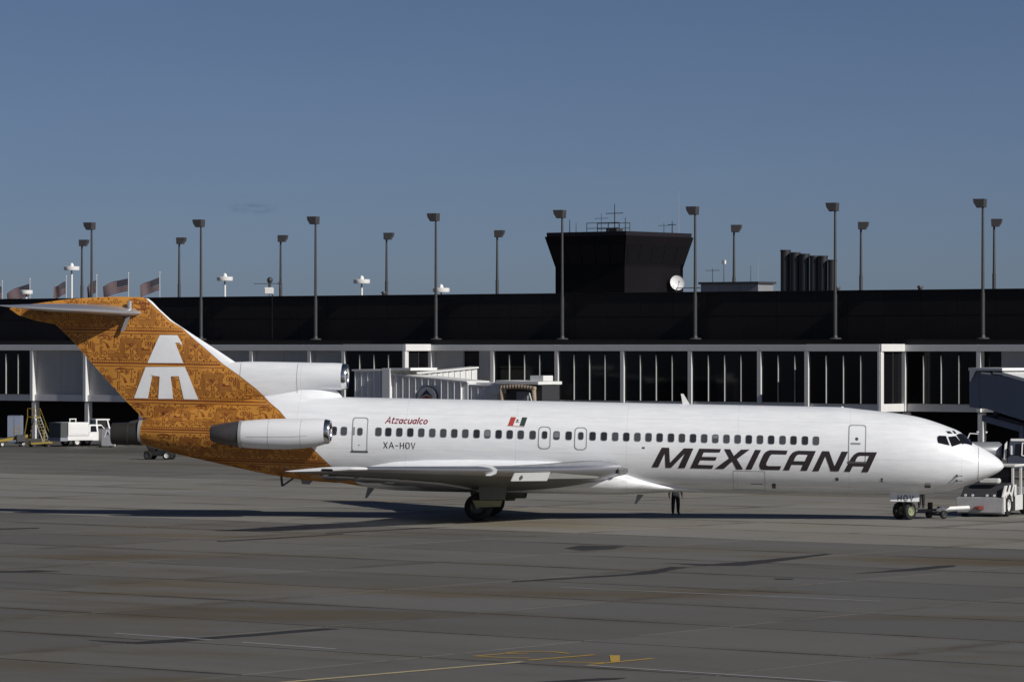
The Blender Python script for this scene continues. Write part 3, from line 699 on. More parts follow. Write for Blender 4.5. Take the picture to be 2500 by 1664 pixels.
def ring(x, n=72):
    zt, zb, w, zm = (interp(t, x) for t in (Z_TOP, Z_BOT, H_WID, Z_MID))
    zm = min(max(zm, zb + 0.02), zt - 0.02) if zt - zb > 0.05 else (zt + zb) / 2
    pts = []
    for i in range(n):
        a = 2 * math.pi * i / n; s, c = math.sin(a), math.cos(a)
        pts.append(Vector((x, w * c, zm + (zt - zm if s > 0 else zm - zb) * s)))
    return pts
xs = [-35.6 + 0.35*k for k in range(31)] + [-24.5 + 0.7*k for k in range(31)] + [-3.1 + 0.18*k for k in range(38)] + [3.75,3.9,4.03,4.13,4.22,4.3,4.36,4.41,4.45,4.475,4.49,4.5,4.504]
xs = sorted(set(round(x, 3) for x in xs))
fus = MB().rings([ring(x) for x in xs])
fuselage = fus.build('fuselage', LIVERY, plane, smooth=True, auto=60)

# fin: symmetric aerofoil sections stacked in z
FIN_LE = [(3.4,-28.6),(4.6,-29.0),(5.4,-29.7),(6.0,-30.45),(6.66,-31.25),(7.29,-32.26),(7.95,-33.35),(8.53,-34.27),(9.05,-34.87),(9.4,-35.22),(9.55,-35.42),(9.61,-35.75)]
FIN_TE = [(3.4,-35.3),(4.0,-35.62),(4.65,-36.3),(5.36,-37.0),(6.5,-38.07),(7.39,-38.87),(8.1,-39.62),(8.27,-39.84),(8.41,-40.72),(8.66,-41.59),(8.98,-42.05),(9.1,-41.6),(9.24,-40.64),(9.43,-39.43),(9.55,-38.13),(9.61,-36.9)]
fz = [3.4 + 0.25*k for k in range(20)] + [8.2 + 0.07*k for k in range(20)] + [9.57, 9.61]
fz = sorted(set(round(z, 3) for z in fz))
def lin(tab, x):
    for (a, p), (b, q) in zip(tab, tab[1:]):
        if x <= b: return p + (q - p) * max(0, (x - a)) / (b - a)
    return tab[-1][1]
CH = [0, .006, .02, .05, .1, .17, .25, .35, .48, .62, .76, .88, .95, 1.0]
def foil(c): return 2.97*math.sqrt(c) - 1.26*c - 3.516*c*c + 2.843*c**3 - 1.036*c**4   # 0..1 half thickness shape
fin_rings = []
for z in fz:
    le, te = lin(FIN_LE, z), lin(FIN_TE, z)
    ch = le - te
    ht = (0.34 - 0.035*(z-3.4)) * min(1, ch/3.2)
    if z > 9.45: ht *= max(0.25, 1 - (z-9.45)/0.22)
    r_ = [Vector((le - ch*c, -ht*foil(c)/1.0, z)) for c in CH] + [Vector((le - ch*c, ht*foil(c), z)) for c in CH[-2:0:-1]]
    fin_rings.append(r_)
finb = MB().rings(fin_rings)
tail_fin = finb.build('tail_fin', LIVERY, plane, smooth=True, auto=50)

# dorsal intake duct
DUCT = [(-26.18,6.07,.62,.61),(-26.6,6.07,.635,.63),(-27.4,6.04,.66,.655),(-28.2,5.97,.73,.655),(-29.0,5.82,.88,.63),(-29.8,5.66,1.04,.59),(-30.6,5.58,1.11,.53),(-31.4,5.45,1.2,.46),(-32.4,5.3,1.2,.38),(-33.6,5.1,1.1,.28),(-34.6,4.9,.9,.16)]
dr = []
for x, zc, hh, hw in DUCT:
    dr.append([Vector((x, hw*math.cos(2*math.pi*i/40), zc + hh*math.sin(2*math.pi*i/40))) for i in range(40)])
duct = MB().rings(dr, cap0=False)
duct_o = duct.build('intake_duct', LIVERY, plane, smooth=True, auto=60)
fr = []
for z, le, w in ((4.75,-26.0,.95),(4.95,-26.08,.72),(5.15,-26.2,.52),(5.35,-26.38,.42),(5.6,-26.75,.40),(5.9,-27.2,.40)):
    te = -31.0
    pl = [(0,.0),(.05,.35),(.15,.68),(.35,1.0),(.7,.9),(1,.4)]
    fr.append([Vector((le+(te-le)*c, -w*q, z)) for c, q in pl] + [Vector((le+(te-le)*c, w*q, z)) for c, q in pl[:0:-1]])
fair = MB().rings(fr)
fair_o = fair.build('duct_fairing', LIVERY, plane, smooth=True, auto=50)
def inlet(parent, x, y, z, r):
    MB().lathe([(x-.02,r),(x+.10,r*.985),(x+.2,r*.93),(x+.245,r*.885),(x+.235,r*.84),(x+.15,r*.79),(x-.05,r*.765)], (0,y,z), n=40).build('inlet_lip', CHROME, parent, smooth=True)
    MB().lathe([(x-.05,r*.764),(x-.6,r*.76),(x-.9,r*.5),(x-.55,.05)], (0,y,z), n=32).build('inlet_throat', DARK, parent, smooth=True)
inlet(duct_o, -26.17, 0, 6.07, .612)

# centre engine exhaust in the tail cone
ex = MB().lathe([(-35.55,.60),(-35.72,.585),(-35.74,.55),(-35.6,.54)], (0,0,3.29), n=36).build('tail_cone_ring', mat('pale_exhaust_ring',(0.45,0.47,0.46),0.4,metal=0.4), plane, smooth=True, auto=40)
ex2 = MB().lathe([(-35.6,.53),(-36.2,.51),(-36.22,.54),(-37.0,.50),(-37.03,.47),(-36.3,.44),(-36.0,.1)], (0,0,3.2), n=36).build('exhaust_nozzle', mat('sooty_exhaust_metal',(0.05,0.048,0.046),0.45,metal=0.5,vary=0.35,scale=3), plane, smooth=True, auto=40)
MB().hexa([(-36.25,-.12,3.6),(-35.4,-.2,3.6),(-35.4,.2,3.6),(-36.25,.12,3.6),(-36.2,-.05,3.78),(-35.4,-.1,3.98),(-35.4,.1,3.98),(-36.2,.05,3.78)]).build('exhaust_fairing', DARK, plane)

# side engines
NAC = [(-30.42,3.37,.60),(-30.2,3.37,.635),(-29.6,3.385,.675),(-28.9,3.40,.705),(-28.2,3.42,.71),(-27.5,3.46,.685),(-26.9,3.52,.645),(-26.53,3.57,.585)]
SOOT = mat('dark_exhaust_metal',(0.13,0.12,0.12),0.4,metal=0.6,vary=0.35,scale=3)
for side in (-1, 1):
    y = 2.92*side
    rr = [[Vector((x, y + r*math.cos(2*math.pi*i/40), zc + r*math.sin(2*math.pi*i/40))) for i in range(40)] for x, zc, r in NAC]
    na = MB().rings(rr, cap1=False).build('engine_nacelle', mat('nacelle_white_paint',(0.76,0.77,0.79),0.32,vary=0.08,scale=1.5,streak=(0.4,1,2)), plane, smooth=True, auto=60)
    inlet(na, -26.52, y, 3.57, .587)
    MB().lathe([(-30.36,.642),(-30.50,.640),(-30.52,.56)], (0,y,3.37), n=40).build('cowl_band', mat('pale_exhaust_ring',(0.45,0.47,0.46),0.4,metal=0.4), na, smooth=True, auto=40)
    MB().lathe([(-30.40,.60),(-30.7,.575),(-31.2,.50),(-31.8,.375),(-31.84,.34),(-31.3,.33),(-31.0,.05)], (0,y,3.38), n=36).build('exhaust_nozzle', SOOT, na, smooth=True, auto=40)
    pl = [(-27.6,0),(-27.9,.10),(-28.6,.17),(-29.8,.17),(-31.2,.03),(-31.2,-.03),(-29.8,-.17),(-28.6,-.17),(-27.9,-.10)]
    MB().rings([[Vector((x, yy*side, 3.42+q)) for x, q in pl] for yy in (1.0, 2.5)]).build('engine_pylon', LIVERY, plane, smooth=True, auto=40)
    lt = MB()
    for za in (-29.2, -27.6): lt.lathe([(za,.0),(za+.001,.0)], (0,y,3.4), n=4)

# wings
WING = [  # y, leading edge x, trailing edge x, z of chord line at leading edge, thickness ratio, twist drop at trailing edge
 (1.0,-12.2,-21.6,2.12,.13,-1.15),(1.95,-12.9,-21.75,2.12,.13,-1.05),(3.2,-13.85,-21.9,2.12,.12,-.90),(4.8,-15.02,-22.05,2.13,.11,-.75),(6.6,-16.33,-22.3,2.15,.10,-.60),
 (9.0,-18.08,-23.4,2.18,.095,-.45),(11.5,-19.9,-24.45,2.24,.09,-.36),(14.0,-21.73,-25.4,2.30,.085,-.28),(15.8,-23.02,-26.1,2.34,.08,-.20),(16.3,-23.5,-26.3,2.345,.07,-.19),(16.46,-24.0,-26.3,2.33,.03,-.18)]
WC = [1.0,.9,.78,.66,.54,.42,.32,.22,.13,.07,.03,.008,0]
def wing_section(row, side, c0, c1):
    y, le, te, z, tr, tw = row; ch = le - te
    cs = sorted(set([c for c in WC if c0 <= c <= c1] + [c0, c1]), reverse=True)
    up = [Vector((le - ch*c, side*y, z + tw*c + ch*tr*.5*foil(c)*1.0)) for c in cs]
    dn = [Vector((le - ch*c, side*y, z + tw*c - ch*tr*.5*foil(c)*.95 - (.012*ch*c if c < .5 else .006*ch))) for c in cs]
    return up, dn[::-1]
for side in (-1, 1):
    rgs = [wing_section(r, side, .119, 1.0)[0] + wing_section(r, side, .0, 1.0)[1] for r in WING]
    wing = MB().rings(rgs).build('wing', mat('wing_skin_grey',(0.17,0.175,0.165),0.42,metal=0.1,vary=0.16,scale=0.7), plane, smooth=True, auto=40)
    rgl = []
    for r in WING[1:]:
        up = wing_section(r, side, 0, .12)[0]; dn = wing_section(r, side, 0, .12)[1][:5]
        rgl.append(up + [q + Vector((0,0,-.004)) for q in dn[1:]])
    MB().rings(rgl, closed=False, cap0=False, cap1=False).build('leading_edge', ALU, wing, smooth=True)
    # fence wrapped round the leading edge
    pf = [(-18.95,2.36),(-18.55,2.42),(-18.2,2.36),(-17.97,2.20),(-18.02,2.02),(-18.25,1.92),(-18.48,1.92),(-18.48,2.0),(-18.28,2.05),(-18.15,2.14),(-18.3,2.24),(-18.9,2.22)]
    MB().prism(pf, 'y', side*9.02, side*9.10).build('wing_fence', mat('wing_fence_white',(0.7,0.71,0.72),0.4), wing)
    # drooped leading edge panel with its round hole
    def hang(name, m, a, b, zt, za, zb, back):   # a panel hanging below the leading edge between two points
        (xa, ya), (xb, yb) = a, b
        MB().hexa([(xa-back,side*ya,za),(xb-back,side*yb,zb),(xb-back-.05,side*yb,zb),(xa-back-.05,side*ya,za),(xa,side*ya,zt),(xb,side*yb,zt),(xb-.05,side*yb,zt),(xa-.05,side*ya,zt)]).build(name, m, wing)
    hang('krueger_flap', mat('krueger_flap_grey',(0.55,0.56,0.55),0.5), (-15.87,5.95), (-17.28,7.87), 2.03, 1.64, 1.66, .16)
    hang('krueger_flap', mat('krueger_flap_dull',(0.33,0.335,0.32),0.5), (-13.75,2.75), (-15.80,5.70), 2.0, 1.70, 1.72, .22)
    MB().cyl((-17.06,side*7.50,1.83),(-17.12,side*7.42,1.83),.10,n=14).build('flap_hole', DARK, wing)
    for fx, fy, L, zc in ((-22.5,9.6,2.1,1.70),(-21.4,6.9,2.3,1.50),(-23.7,12.6,1.8,1.88)):
        MB().rings([[Vector((fx + .1 - L*t, side*fy + .16*w*math.cos(2*math.pi*i/14), zc - .05*t + .17*w*math.sin(2*math.pi*i/14))) for i in range(14)] for t, w in ((0,.05),(.1,.6),(.3,1),(.6,1),(.85,.6),(1,.05))]).build('flap_track_fairing', mat('fairing_grey',(0.14,0.145,0.14),0.5), wing, smooth=True)
    tipr = []
    for y_, g_ in ((15.65,1.0),(15.9,1.0),(16.2,1.0),(16.42,.8),(16.52,.25)):
        le_ = interp([(r[0],r[1]) for r in WING], min(y_,16.3)); te_ = interp([(r[0],r[2]) for r in WING], min(y_,16.3)); ch_ = le_ - te_
        z_ = interp([(r[0],r[3]) for r in WING], min(y_,16.3)); tw_ = -.19
        up_ = [Vector((le_+.02-(ch_+.04)*c, side*y_, z_ + tw_*c*.9 + .015 + .105*g_*foil(c))) for c in WC]
        dn_ = [Vector((le_+.02-(ch_+.04)*c, side*y_, z_ + tw_*c*.9 - .015 - .09*g_*foil(c))) for c in WC]
        tipr.append(up_ + dn_[::-1][1:-1])
    MB().rings(tipr).build('wing_tip', mat('wing_tip_white',(0.74,0.75,0.76),0.35), wing, smooth=True, auto=45)
    MB().box(-24.75,-24.25,side*16.36,side*16.56,2.22,2.33).build('navigation_light', GLASS, wing, bevel=.03)
    # inboard landing light in the wing root
    MB().cyl((-13.18,side*2.12,2.02),(-13.06,side*2.16,2.03),.13,n=14).build('landing_light', GLASS, wing)
    # aft-pointing static dischargers at the tip
    MB().cyl((-26.2,side*16.2,2.36),(-26.5,side*16.2,2.33),.012,n=5).build('static_discharger', DARK, wing)
    # panel of the wing flap, slightly lowered
    fl_r = []
    for r in WING[1:8]:
        y, le, te, z, tr, tw = r; ch = le - te
        x0, x1 = te + .26*ch, te - .12
        zz = z + tw - .05
        fl_r.append([Vector((x0,side*y,zz-.02)),Vector((x0,side*y,zz-.10)),Vector((x1,side*y,zz-.10)),Vector((x1,side*y,zz-.07))])
    MB().rings(fl_r).build('flap', GREY_PAINT, wing)

# white wing-to-body fairing
FAIR = [(-9.2,1.13,.30,.02),(-10.2,1.19,.72,.12),(-11.2,1.28,1.10,.28),(-12.2,1.41,1.46,.48),(-13.2,1.56,1.84,.69),(-14.5,1.69,2.10,.83),(-17,1.74,2.12,.88),(-20,1.72,2.10,.89),(-22,1.70,2.02,.87),(-23.5,1.68,1.85,.83),(-24.6,1.66,1.6,.74),(-25.6,1.64,1.2,.58),(-26.2,1.64,.8,.5)]
fa = []
for x, zc, hw, hh in FAIR:
    q = []
    for i in range(44):
        a = 2*math.pi*i/44; c, s = math.cos(a), math.sin(a)
        e = 2/(2.1 if x > -13 else 2.5 if x > -14 else 2.9)
        q.append(Vector((x, hw*math.copysign(abs(c)**e, c), zc + hh*math.copysign(abs(s)**e, s))))
    fa.append(q)
MB().rings(fa).build('wing_body_fairing', LIVERY, plane, smooth=True, auto=60)

# tailplane
for side in (-1, 1):
    rows = [(0.1,-35.7,-40.75,8.86,.10,7.0),(.45,-35.95,-40.8,8.85,.10,7.0),(2.0,-37.2,-41.0,8.90,.095,7.0),(3.7,-38.6,-41.25,8.93,.09,7.0),(5.1,-39.75,-41.42,8.98,.085,7.0),(5.4,-40.2,-41.5,8.99,.05,7.0)]
    rg = []
    for y, le, te, z, tr, inc in rows:
        ch = le - te; k = math.tan(R(inc)) * .55
        up = [Vector((le-ch*c, side*y, z + ch*c*k + ch*tr*.5*foil(c))) for c in WC]
        dn = [Vector((le-ch*c, side*y, z + ch*c*k - ch*tr*.5*foil(c))) for c in WC]
        rg.append(up + dn[::-1][1:-1])
    st = MB().rings(rg).build('tailplane', mat('tailplane_skin',(0.50,0.51,0.54),0.28,metal=0.6,vary=0.10,scale=0.8), plane, smooth=True, auto=40)
    MB().rings([[Vector((-36.25+.05*math.cos(a)*2, side*(.33+.05*math.sin(a)), z)) for a in [2*math.pi*i/10 for i in range(10)]] for z in (9.03,9.1,9.35,9.42)]).build('pivot_capsule', mat('pivot_grey',(0.5,0.52,0.55),0.35,metal=0.5), st, smooth=True, auto=50)
    MB().hexa([(-36.62,side*.36,8.0),(-36.46,side*.36,8.0),(-36.46,side*.44,8.0),(-36.62,side*.44,8.0),(-36.36,side*.36,8.7),(-36.18,side*.36,8.7),(-36.18,side*.44,8.7),(-36.36,side*.44,8.7)]).build('tailplane_seal_arm', STEEL_GREY, st)

# landing gear
TYRE = mat('tyre_rubber',(0.012,0.012,0.013),0.8,vary=0.3,scale=5)
ZINC = mat('zinc_chromate_primer',(0.30,0.30,0.17),0.6,vary=0.15,scale=3)
GEAR = mat('gear_bay_green_grey',(0.16,0.175,0.155),0.55,vary=0.2,scale=2)
def wheel(parent, c, r, w, rim_mat, axis=Vector((0,1,0)), name='wheel'):
    M = Matrix.Translation(c) @ axis.to_track_quat('Y','Z').to_matrix().to_4x4()
    ri = r*.52
    t = MB().lathe([(-w*.36,ri),(-w*.5,ri+.03),(-w*.5,r*.82),(-w*.38,r*.95),(-w*.15,r),(w*.15,r),(w*.38,r*.95),(w*.5,r*.82),(w*.5,ri+.03),(w*.36,ri)], axis='y', n=36).turn(M).build(name, TYRE, parent, smooth=True, auto=40)
    MB().lathe([(-w*.38,ri+.015),(-w*.44,ri),(-w*.40,ri*.86),(-w*.25,ri*.8),(-w*.22,ri*.3),(-w*.36,ri*.28),(-w*.36,.01)], axis='y', n=28).turn(M).build('rim', rim_mat, t, smooth=True, auto=35)
    MB().lathe([(w*.38,ri+.015),(w*.44,ri),(w*.40,ri*.86),(w*.25,ri*.8),(w*.22,ri*.3),(w*.36,ri*.28),(w*.36,.01)], axis='y', n=28).turn(M).build('rim', rim_mat, t, smooth=True, auto=35)
    return t
RIM = mat('wheel_rim_metal',(0.06,0.06,0.058),0.4,metal=0.5,vary=0.2)
for side in (-1, 1):
    mg = MB().cyl((-19.38,side*2.86,.27),(-18.95,side*2.86,2.0),.14,n=16).cyl((-19.40,side*2.35,.27),(-19.40,side*3.4,.27),.09,n=14).bar((-18.9,side*2.8,1.0),(-18.2,side*1.6,1.5),.10).build('main_gear_leg', GEAR, plane, smooth=True, auto=40)
    wheel(mg, (-19.40,side*3.19,.265), .62, .42, RIM)
    wheel(mg, (-19.40,side*2.53,.265), .62, .42, RIM)
    MB().hexa([(-19.30,side*3.42,.62),(-18.15,side*3.42,.64),(-18.15,side*3.47,.64),(-19.30,side*3.47,.62),(-19.42,side*3.35,1.75),(-18.0,side*3.35,1.75),(-18.0,side*3.40,1.75),(-19.42,side*3.40,1.75)]).build('gear_door', GEAR, mg)
    MB().hexa([(-19.46,side*3.52,.28),(-18.33,side*3.52,.33),(-18.33,side*3.56,.33),(-19.46,side*3.56,.28),(-19.63,side*3.48,.59),(-18.25,side*3.48,.615),(-18.25,side*3.52,.615),(-19.63,side*3.52,.59)]).build('lower_gear_door', ZINC, mg)
    MB().hexa([(-20.0,side*.2,.55),(-17.5,side*.2,.60),(-17.5,side*.25,.60),(-20.0,side*.25,.55),(-20.0,side*1.2,.95),(-17.5,side*1.2,.98),(-17.5,side*1.25,.98),(-20.0,side*1.25,.95)]).build('wheel_well_door', GEAR, mg)
ng = MB().cyl((0,0,.4),(.05,0,1.5),.085,n=14).bar((.05,0,.9),(.75,0,1.35),.07).build('nose_gear_leg', GEAR, plane, smooth=True, auto=40)
ST = R(50); ax = Vector((math.sin(ST), -math.cos(ST), 0))
MB().cyl(Vector((0,0,.405))-ax*.33, Vector((0,0,.405))+ax*.33, .06, n=12).build('axle', GEAR, ng)
NRIM = mat('nose_wheel_rim',(0.30,0.33,0.20),0.45,metal=0.2,vary=0.2)
for s in (-1, 1): wheel(ng, Vector((0,0,.405))+ax*(.29*s), .405, .27, NRIM, axis=ax)
NDOOR = mat('nose_door_white',(0.72,0.74,0.75),0.35)
for s in (-1, 1):
    dr_ = MB().hexa([(-.66,s*.52,.86),(.66,s*.52,.86),(.66,s*.56,.86),(-.66,s*.56,.86),(-.66,s*.44,1.25),(.66,s*.44,1.25),(.66,s*.48,1.25),(-.66,s*.48,1.25)]).build('nose_gear_door', NDOOR, plane)
    if s == -1: near_nose_door = dr_
MB().bar((.1,-.30,.74),(.1,.30,.74),.10).build('steering_collar', DARK, ng)

# ---- things laid on the skin
def bvh_of(*bs):
    v, f = [], []
    for b in bs:
        o = len(v); v += b.v; f += [tuple(i+o for i in q) for q in b.f]
    return BVHTree.FromPolygons(v, f)
SKIN = bvh_of(fus)
TAIL = bvh_of(fus, finb, duct, fair)
def hit(bvh, x, z, off, side=-1):
    h = bvh.ray_cast(Vector((x, side*7, z)), Vector((0, -side, 0)))
    if h[0] is None: return None
    n = h[1]
    if n.y * side < 0: n = -n
    return h[0] + n * off
def decal(name, loops_list, m, parent, off, bvh=SKIN, cut=.09, side=-1):
    bm = bmesh.new()
    for loops in loops_list:
        L3 = [[Vector((x, 0, z)) for x, z in lp] for lp in loops]
        vs = [bm.verts.new(p) for lp in L3 for p in lp]
        for t in tessellate_polygon(L3):
            try: bm.faces.new([vs[i] for i in t])
            except ValueError: pass
    for axis in (0, 2):
        cs = [v.co[axis] for v in bm.verts]; step = cut if axis == 2 else cut*4
        c = math.floor(min(cs)/step)*step + step
        while c < max(cs):
            no = Vector((0,0,0)); no[axis] = 1; co = Vector((0,0,0)); co[axis] = c
            bmesh.ops.bisect_plane(bm, geom=bm.verts[:]+bm.edges[:]+bm.faces[:], plane_co=co, plane_no=no)
            c += step
    bad = []
    for v in bm.verts:
        x, z = v.co.x, v.co.z; p = None
        for k in range(12):
            p = hit(bvh, x, z - .03*k, off, side)
            if p: break
        if p: v.co = p
        else: bad.append(v)
    if bad: bmesh.ops.delete(bm, geom=bad, context='VERTS')
    me = bpy.data.meshes.new(name); bm.to_mesh(me); bm.free()
    for p in me.polygons: p.use_smooth = True
    me.materials.append(m)
    o = bpy.data.objects.new(name, me); COL.objects.link(o); o.parent = parent
    return o
def rrect(x0, x1, z0, z1, r, n=5):
    out = []
    for cx_, cz, a0 in ((x1-r,z1-r,0),(x0+r,z1-r,90),(x0+r,z0+r,180),(x1-r,z0+r,270)):
        for k in range(n+1):
            a = R(a0 + 90*k/n); out.append((cx_ + r*math.cos(a), cz + r*math.sin(a)))
    return out
def circ(x, z, r, n=20): return [(x + r*math.cos(2*math.pi*i/n), z + r*math.sin(2*math.pi*i/n)) for i in range(n)]
INK = mat('dark_title_paint',(0.030,0.024,0.026),0.4,vary=0.2)
MAROON = mat('dark_red_name_paint',(0.24,0.02,0.035),0.4)
FRAME = mat('window_frame_grey',(0.36,0.37,0.38),0.35,metal=0.3)
CABIN = mat('cabin_window_glass',(0.040,0.040,0.048),0.12,vary=0.25,scale=2)
cnt = CABIN.node_tree; coi = cnt.nodes.new('ShaderNodeObjectInfo')
cnt.links.new(mix_col(cnt, ramp(cnt, coi.outputs['Random'], 0.2, 1.0), (0.030,0.030,0.036), (0.085,0.088,0.100)), cnt.nodes['Principled BSDF'].inputs['Base Color'])
SHADE = mat('window_shade_grey',(0.17,0.18,0.20),0.5)
SEAL = mat('door_seal_grey',(0.26,0.27,0.28),0.5)
SILL = mat('door_sill_dark',(0.09,0.09,0.09),0.5)
for k, lp in enumerate(LETTERS): decal('title_letter', [lp], INK, fuselage, .014)
def window(x, z, small=False, lift=0.0):
    w, h = (.115, .165) if small else (.137, .187)
    fr_ = decal('cabin_window', [[rrect(x-w-.018,x+w+.018,z-h-.018,z+h+.018,.10), rrect(x-w,x+w,z-h,z+h,.085)[::-1]]], FRAME, plane, .012+lift, cut=.12)
    decal('window_pane', [[rrect(x-w,x+w,z-h,z+h,.085)]], CABIN, fr_, .004+lift, cut=.12)
    return fr_
for i, x in enumerate(WINX):
    f_ = window(x, 3.58)
    if i in (12, 17, 30): decal('window_shade', [[rrect(x-.12,x+.12,3.60 if i == 30 else 3.48,3.74,.05)]], SHADE, f_, .007, cut=.12)
def door(name, q, sill, r):
    x0 = (q[0][0]+q[3][0])/2; x1 = (q[1][0]+q[2][0])/2; z1 = (q[0][1]+q[1][1])/2; z0 = (q[2][1]+q[3][1])/2
    d = decal(name, [[rrect(x0+.03,x1-.03,z0+.03,z1-.03,r)]], mat('door_white_paint',(0.78,0.80,0.82),0.34,vary=0.05), plane, .006)
    decal('door_seal', [[rrect(x0,x1,z0,z1,r+.02), rrect(x0+.045,x1-.045,z0+.045,z1-.045,r)[::-1]]], SEAL, d, .010)
    if sill: decal('door_sill', [[[(x0-.03,z0-.02),(x1+.03,z0-.02),(x1+.03,z0+.06),(x0-.03,z0+.06)]]], SILL, d, .018)
    return d, x0, x1, z0, z1
d, x0, x1, z0, z1 = door('rear_service_door', DOORAFT, True, .12)
decal('door_handle', [[rrect(x0+.05,x0+.14,3.40,3.78,.04)]], SEAL, d, .016)
window(EXWIN[0][0], EXWIN[0][1], True, .006)
d, x0, x1, z0, z1 = door('front_service_door', DOORFWD, True, .10)
decal('door_porthole', [[circ(-2.24,3.70,.075)]], CABIN, d, .012)
decal('door_handle', [[rrect(-2.52,-2.06,3.44,3.53,.04)]], SEAL, d, .012)
for q, w in ((EXIT1, EXWIN[1]), (EXIT2, EXWIN[2])):
    door('overwing_exit', q, False, .16); window(w[0], w[1], True, .006)
def ring_decal(name, poly, m, parent, off, side):   # outline given as (station, angle in degrees up from the side)
    bm = bmesh.new()
    L3 = [Vector((x, 0, a/60)) for x, a in poly]
    vs = [bm.verts.new(p) for p in L3]
    for t in tessellate_polygon([L3]): bm.faces.new([vs[i] for i in t])
    for axis, step in ((0, .07), (2, .07)):
        cs = [v.co[axis] for v in bm.verts]; c = min(cs) + step
        while c < max(cs):
            no = Vector((0,0,0)); no[axis] = 1; co = Vector((0,0,0)); co[axis] = c
            bmesh.ops.bisect_plane(bm, geom=bm.verts[:]+bm.edges[:]+bm.faces[:], plane_co=co, plane_no=no); c += step
    for v in bm.verts:
        x, a = v.co.x, R(v.co.z*60)
        zt, w, zm = interp(Z_TOP, x), interp(H_WID, x), interp(Z_MID, x)
        v.co = Vector((x + off*.6, side*((w+off*.5)*math.cos(a)), zm + (zt - zm + off*.8)*math.sin(a)))
    bmesh.ops.recalc_face_normals(bm, faces=bm.faces)
    me = bpy.data.meshes.new(name); bm.to_mesh(me); bm.free()
    for p in me.polygons: p.use_smooth = True
    me.materials.append(m)
    o = bpy.data.objects.new(name, me); COL.objects.link(o); o.parent = parent
    return o
for s in (-1, 1): ring_decal('windscreen', [(2.28,58),(2.55,41),(3.00,60),(3.05,86),(2.66,86)], GLASS, plane, .016, s)
for k_, lp in enumerate(COCKPIT):
    if k_ == 2: continue
    for s in (-1, 1):
        c = decal('cockpit_window', [[lp]], GLASS, plane, .012, side=s, cut=.04)
        cxm = sum(p[0] for p in lp)/len(lp); czm = sum(p[1] for p in lp)/len(lp)
        big = [(cxm+(x-cxm)*1.0+math.copysign(.03,x-cxm), czm+(z-czm)*1.0+math.copysign(.03,z-czm)) for x, z in lp]
        decal('window_frame', [[big]], mat('cockpit_frame_white',(0.8,0.82,0.84),0.25,metal=0.2), c, .004, side=s, cut=.06)

# upright and oblique sans lettering drawn with strokes; glyph boxes are one unit high
def arc(cx_, cy, rx, ry, a0, a1, n=10): return [(cx_ + rx*math.cos(R(a0+(a1-a0)*k/n)), cy + ry*math.sin(R(a0+(a1-a0)*k/n))) for k in range(n+1)]
BOWL = arc(.29,.34,.24,.28,40,400,14)
GLYPHS = {'A': (.78, [[(.04,0),(.39,1),(.74,0)], [(.16,.34),(.62,.34)]]), 't': (.40, [[(.17,.92),(.17,.16),(.24,.06),(.36,.06)], [(.02,.66),(.36,.66)]]),
 'z': (.56, [[(.05,.66),(.50,.66),(.05,.06),(.52,.06)]]), 'a': (.62, [arc(.29,.34,.22,.28,60,330,12), [(.51,.70),(.51,.02)]]), 'c': (.56, [arc(.31,.35,.24,.29,50,310,12)]),
 'u': (.62, [[(.08,.70),(.08,.24),(.14,.09),(.28,.05),(.42,.10),(.51,.24)], [(.52,.70),(.52,.0)]]), 'l': (.24, [[(.11,1.0),(.11,0)]]), 'o': (.62, [BOWL]),
 'X': (.66, [[(.06,0),(.60,1)], [(.06,1),(.60,0)]]), '-': (.52, [[(.06,.46),(.46,.46)]]), 'H': (.68, [[(.09,0),(.09,1)], [(.59,0),(.59,1)], [(.09,.5),(.59,.5)]]),
 'O': (.66, [arc(.33,.72,.25,.24,0,180,10) + [(.08,.28)] + arc(.33,.28,.25,.24,180,360,10) + [(.58,.72)]]), 'V': (.66, [[(.05,1),(.33,0),(.61,1)]])}
def strokes(txt, x0, x1, z0, z1, shear, w, gap=.08):
    tot = sum(GLYPHS[c][0] + gap for c in txt) - gap
    hgt = z1 - z0; k = (x1 - x0 - shear*hgt) / tot; x = x0; out = []
    for c in txt:
        for ln in GLYPHS[c][1]:
            pts = [(x + px_*k + shear*pz*hgt, z0 + pz*hgt) for px_, pz in ln]
            full_ = strip2d(pts, w*hgt); n = len(pts)
            for q in range(n-1): out.append([[full_[q], full_[q+1], full_[2*n-2-q], full_[2*n-1-q]]])
        x += (GLYPHS[c][0] + gap) * k
    return out
decal('aircraft_name', strokes('Atzacualco', ATZ[0][0], ATZ[1][0]+.03, ATZ[0][1]+.02, ATZ[2][1], .30, .17), MAROON, fuselage, .012)
decal('registration', strokes('XA-HOV', XA[0][0], XA[1][0], XA[0][1], XA[2][1], 0.0, .125, .16), INK, fuselage, .012)
hv = MB()
for tri in strokes('HOV', -.34, .40, .89, 1.14, 0, .15, .25):
    P = [(x, -.566 + (z-.86)*.205 - .004, z) for x, z in tri[0]]
    hv.add(P, [tuple(range(len(P)))])
hv.build('door_letters', INK, near_nose_door)
for lp, m in zip(FLAGMX, (mat('flag_stripe_red',(0.42,0.06,0.045),0.4), mat('flag_stripe_white',(0.8,0.8,0.8),0.4), mat('flag_stripe_green',(0.035,0.06,0.05),0.4))):
    decal('flag_stripe', [[lp]], m, fuselage, .012)
ex_, ez_ = FLAGEMB[0]
decal('flag_emblem', [[circ(ex_,ez_+.04,.05,10)],[circ(ex_-.04,ez_-.04,.035,8)],[circ(ex_+.04,ez_-.04,.035,8)]], mat('emblem_dark',(0.10,0.12,0.09),0.5), fuselage, .016)
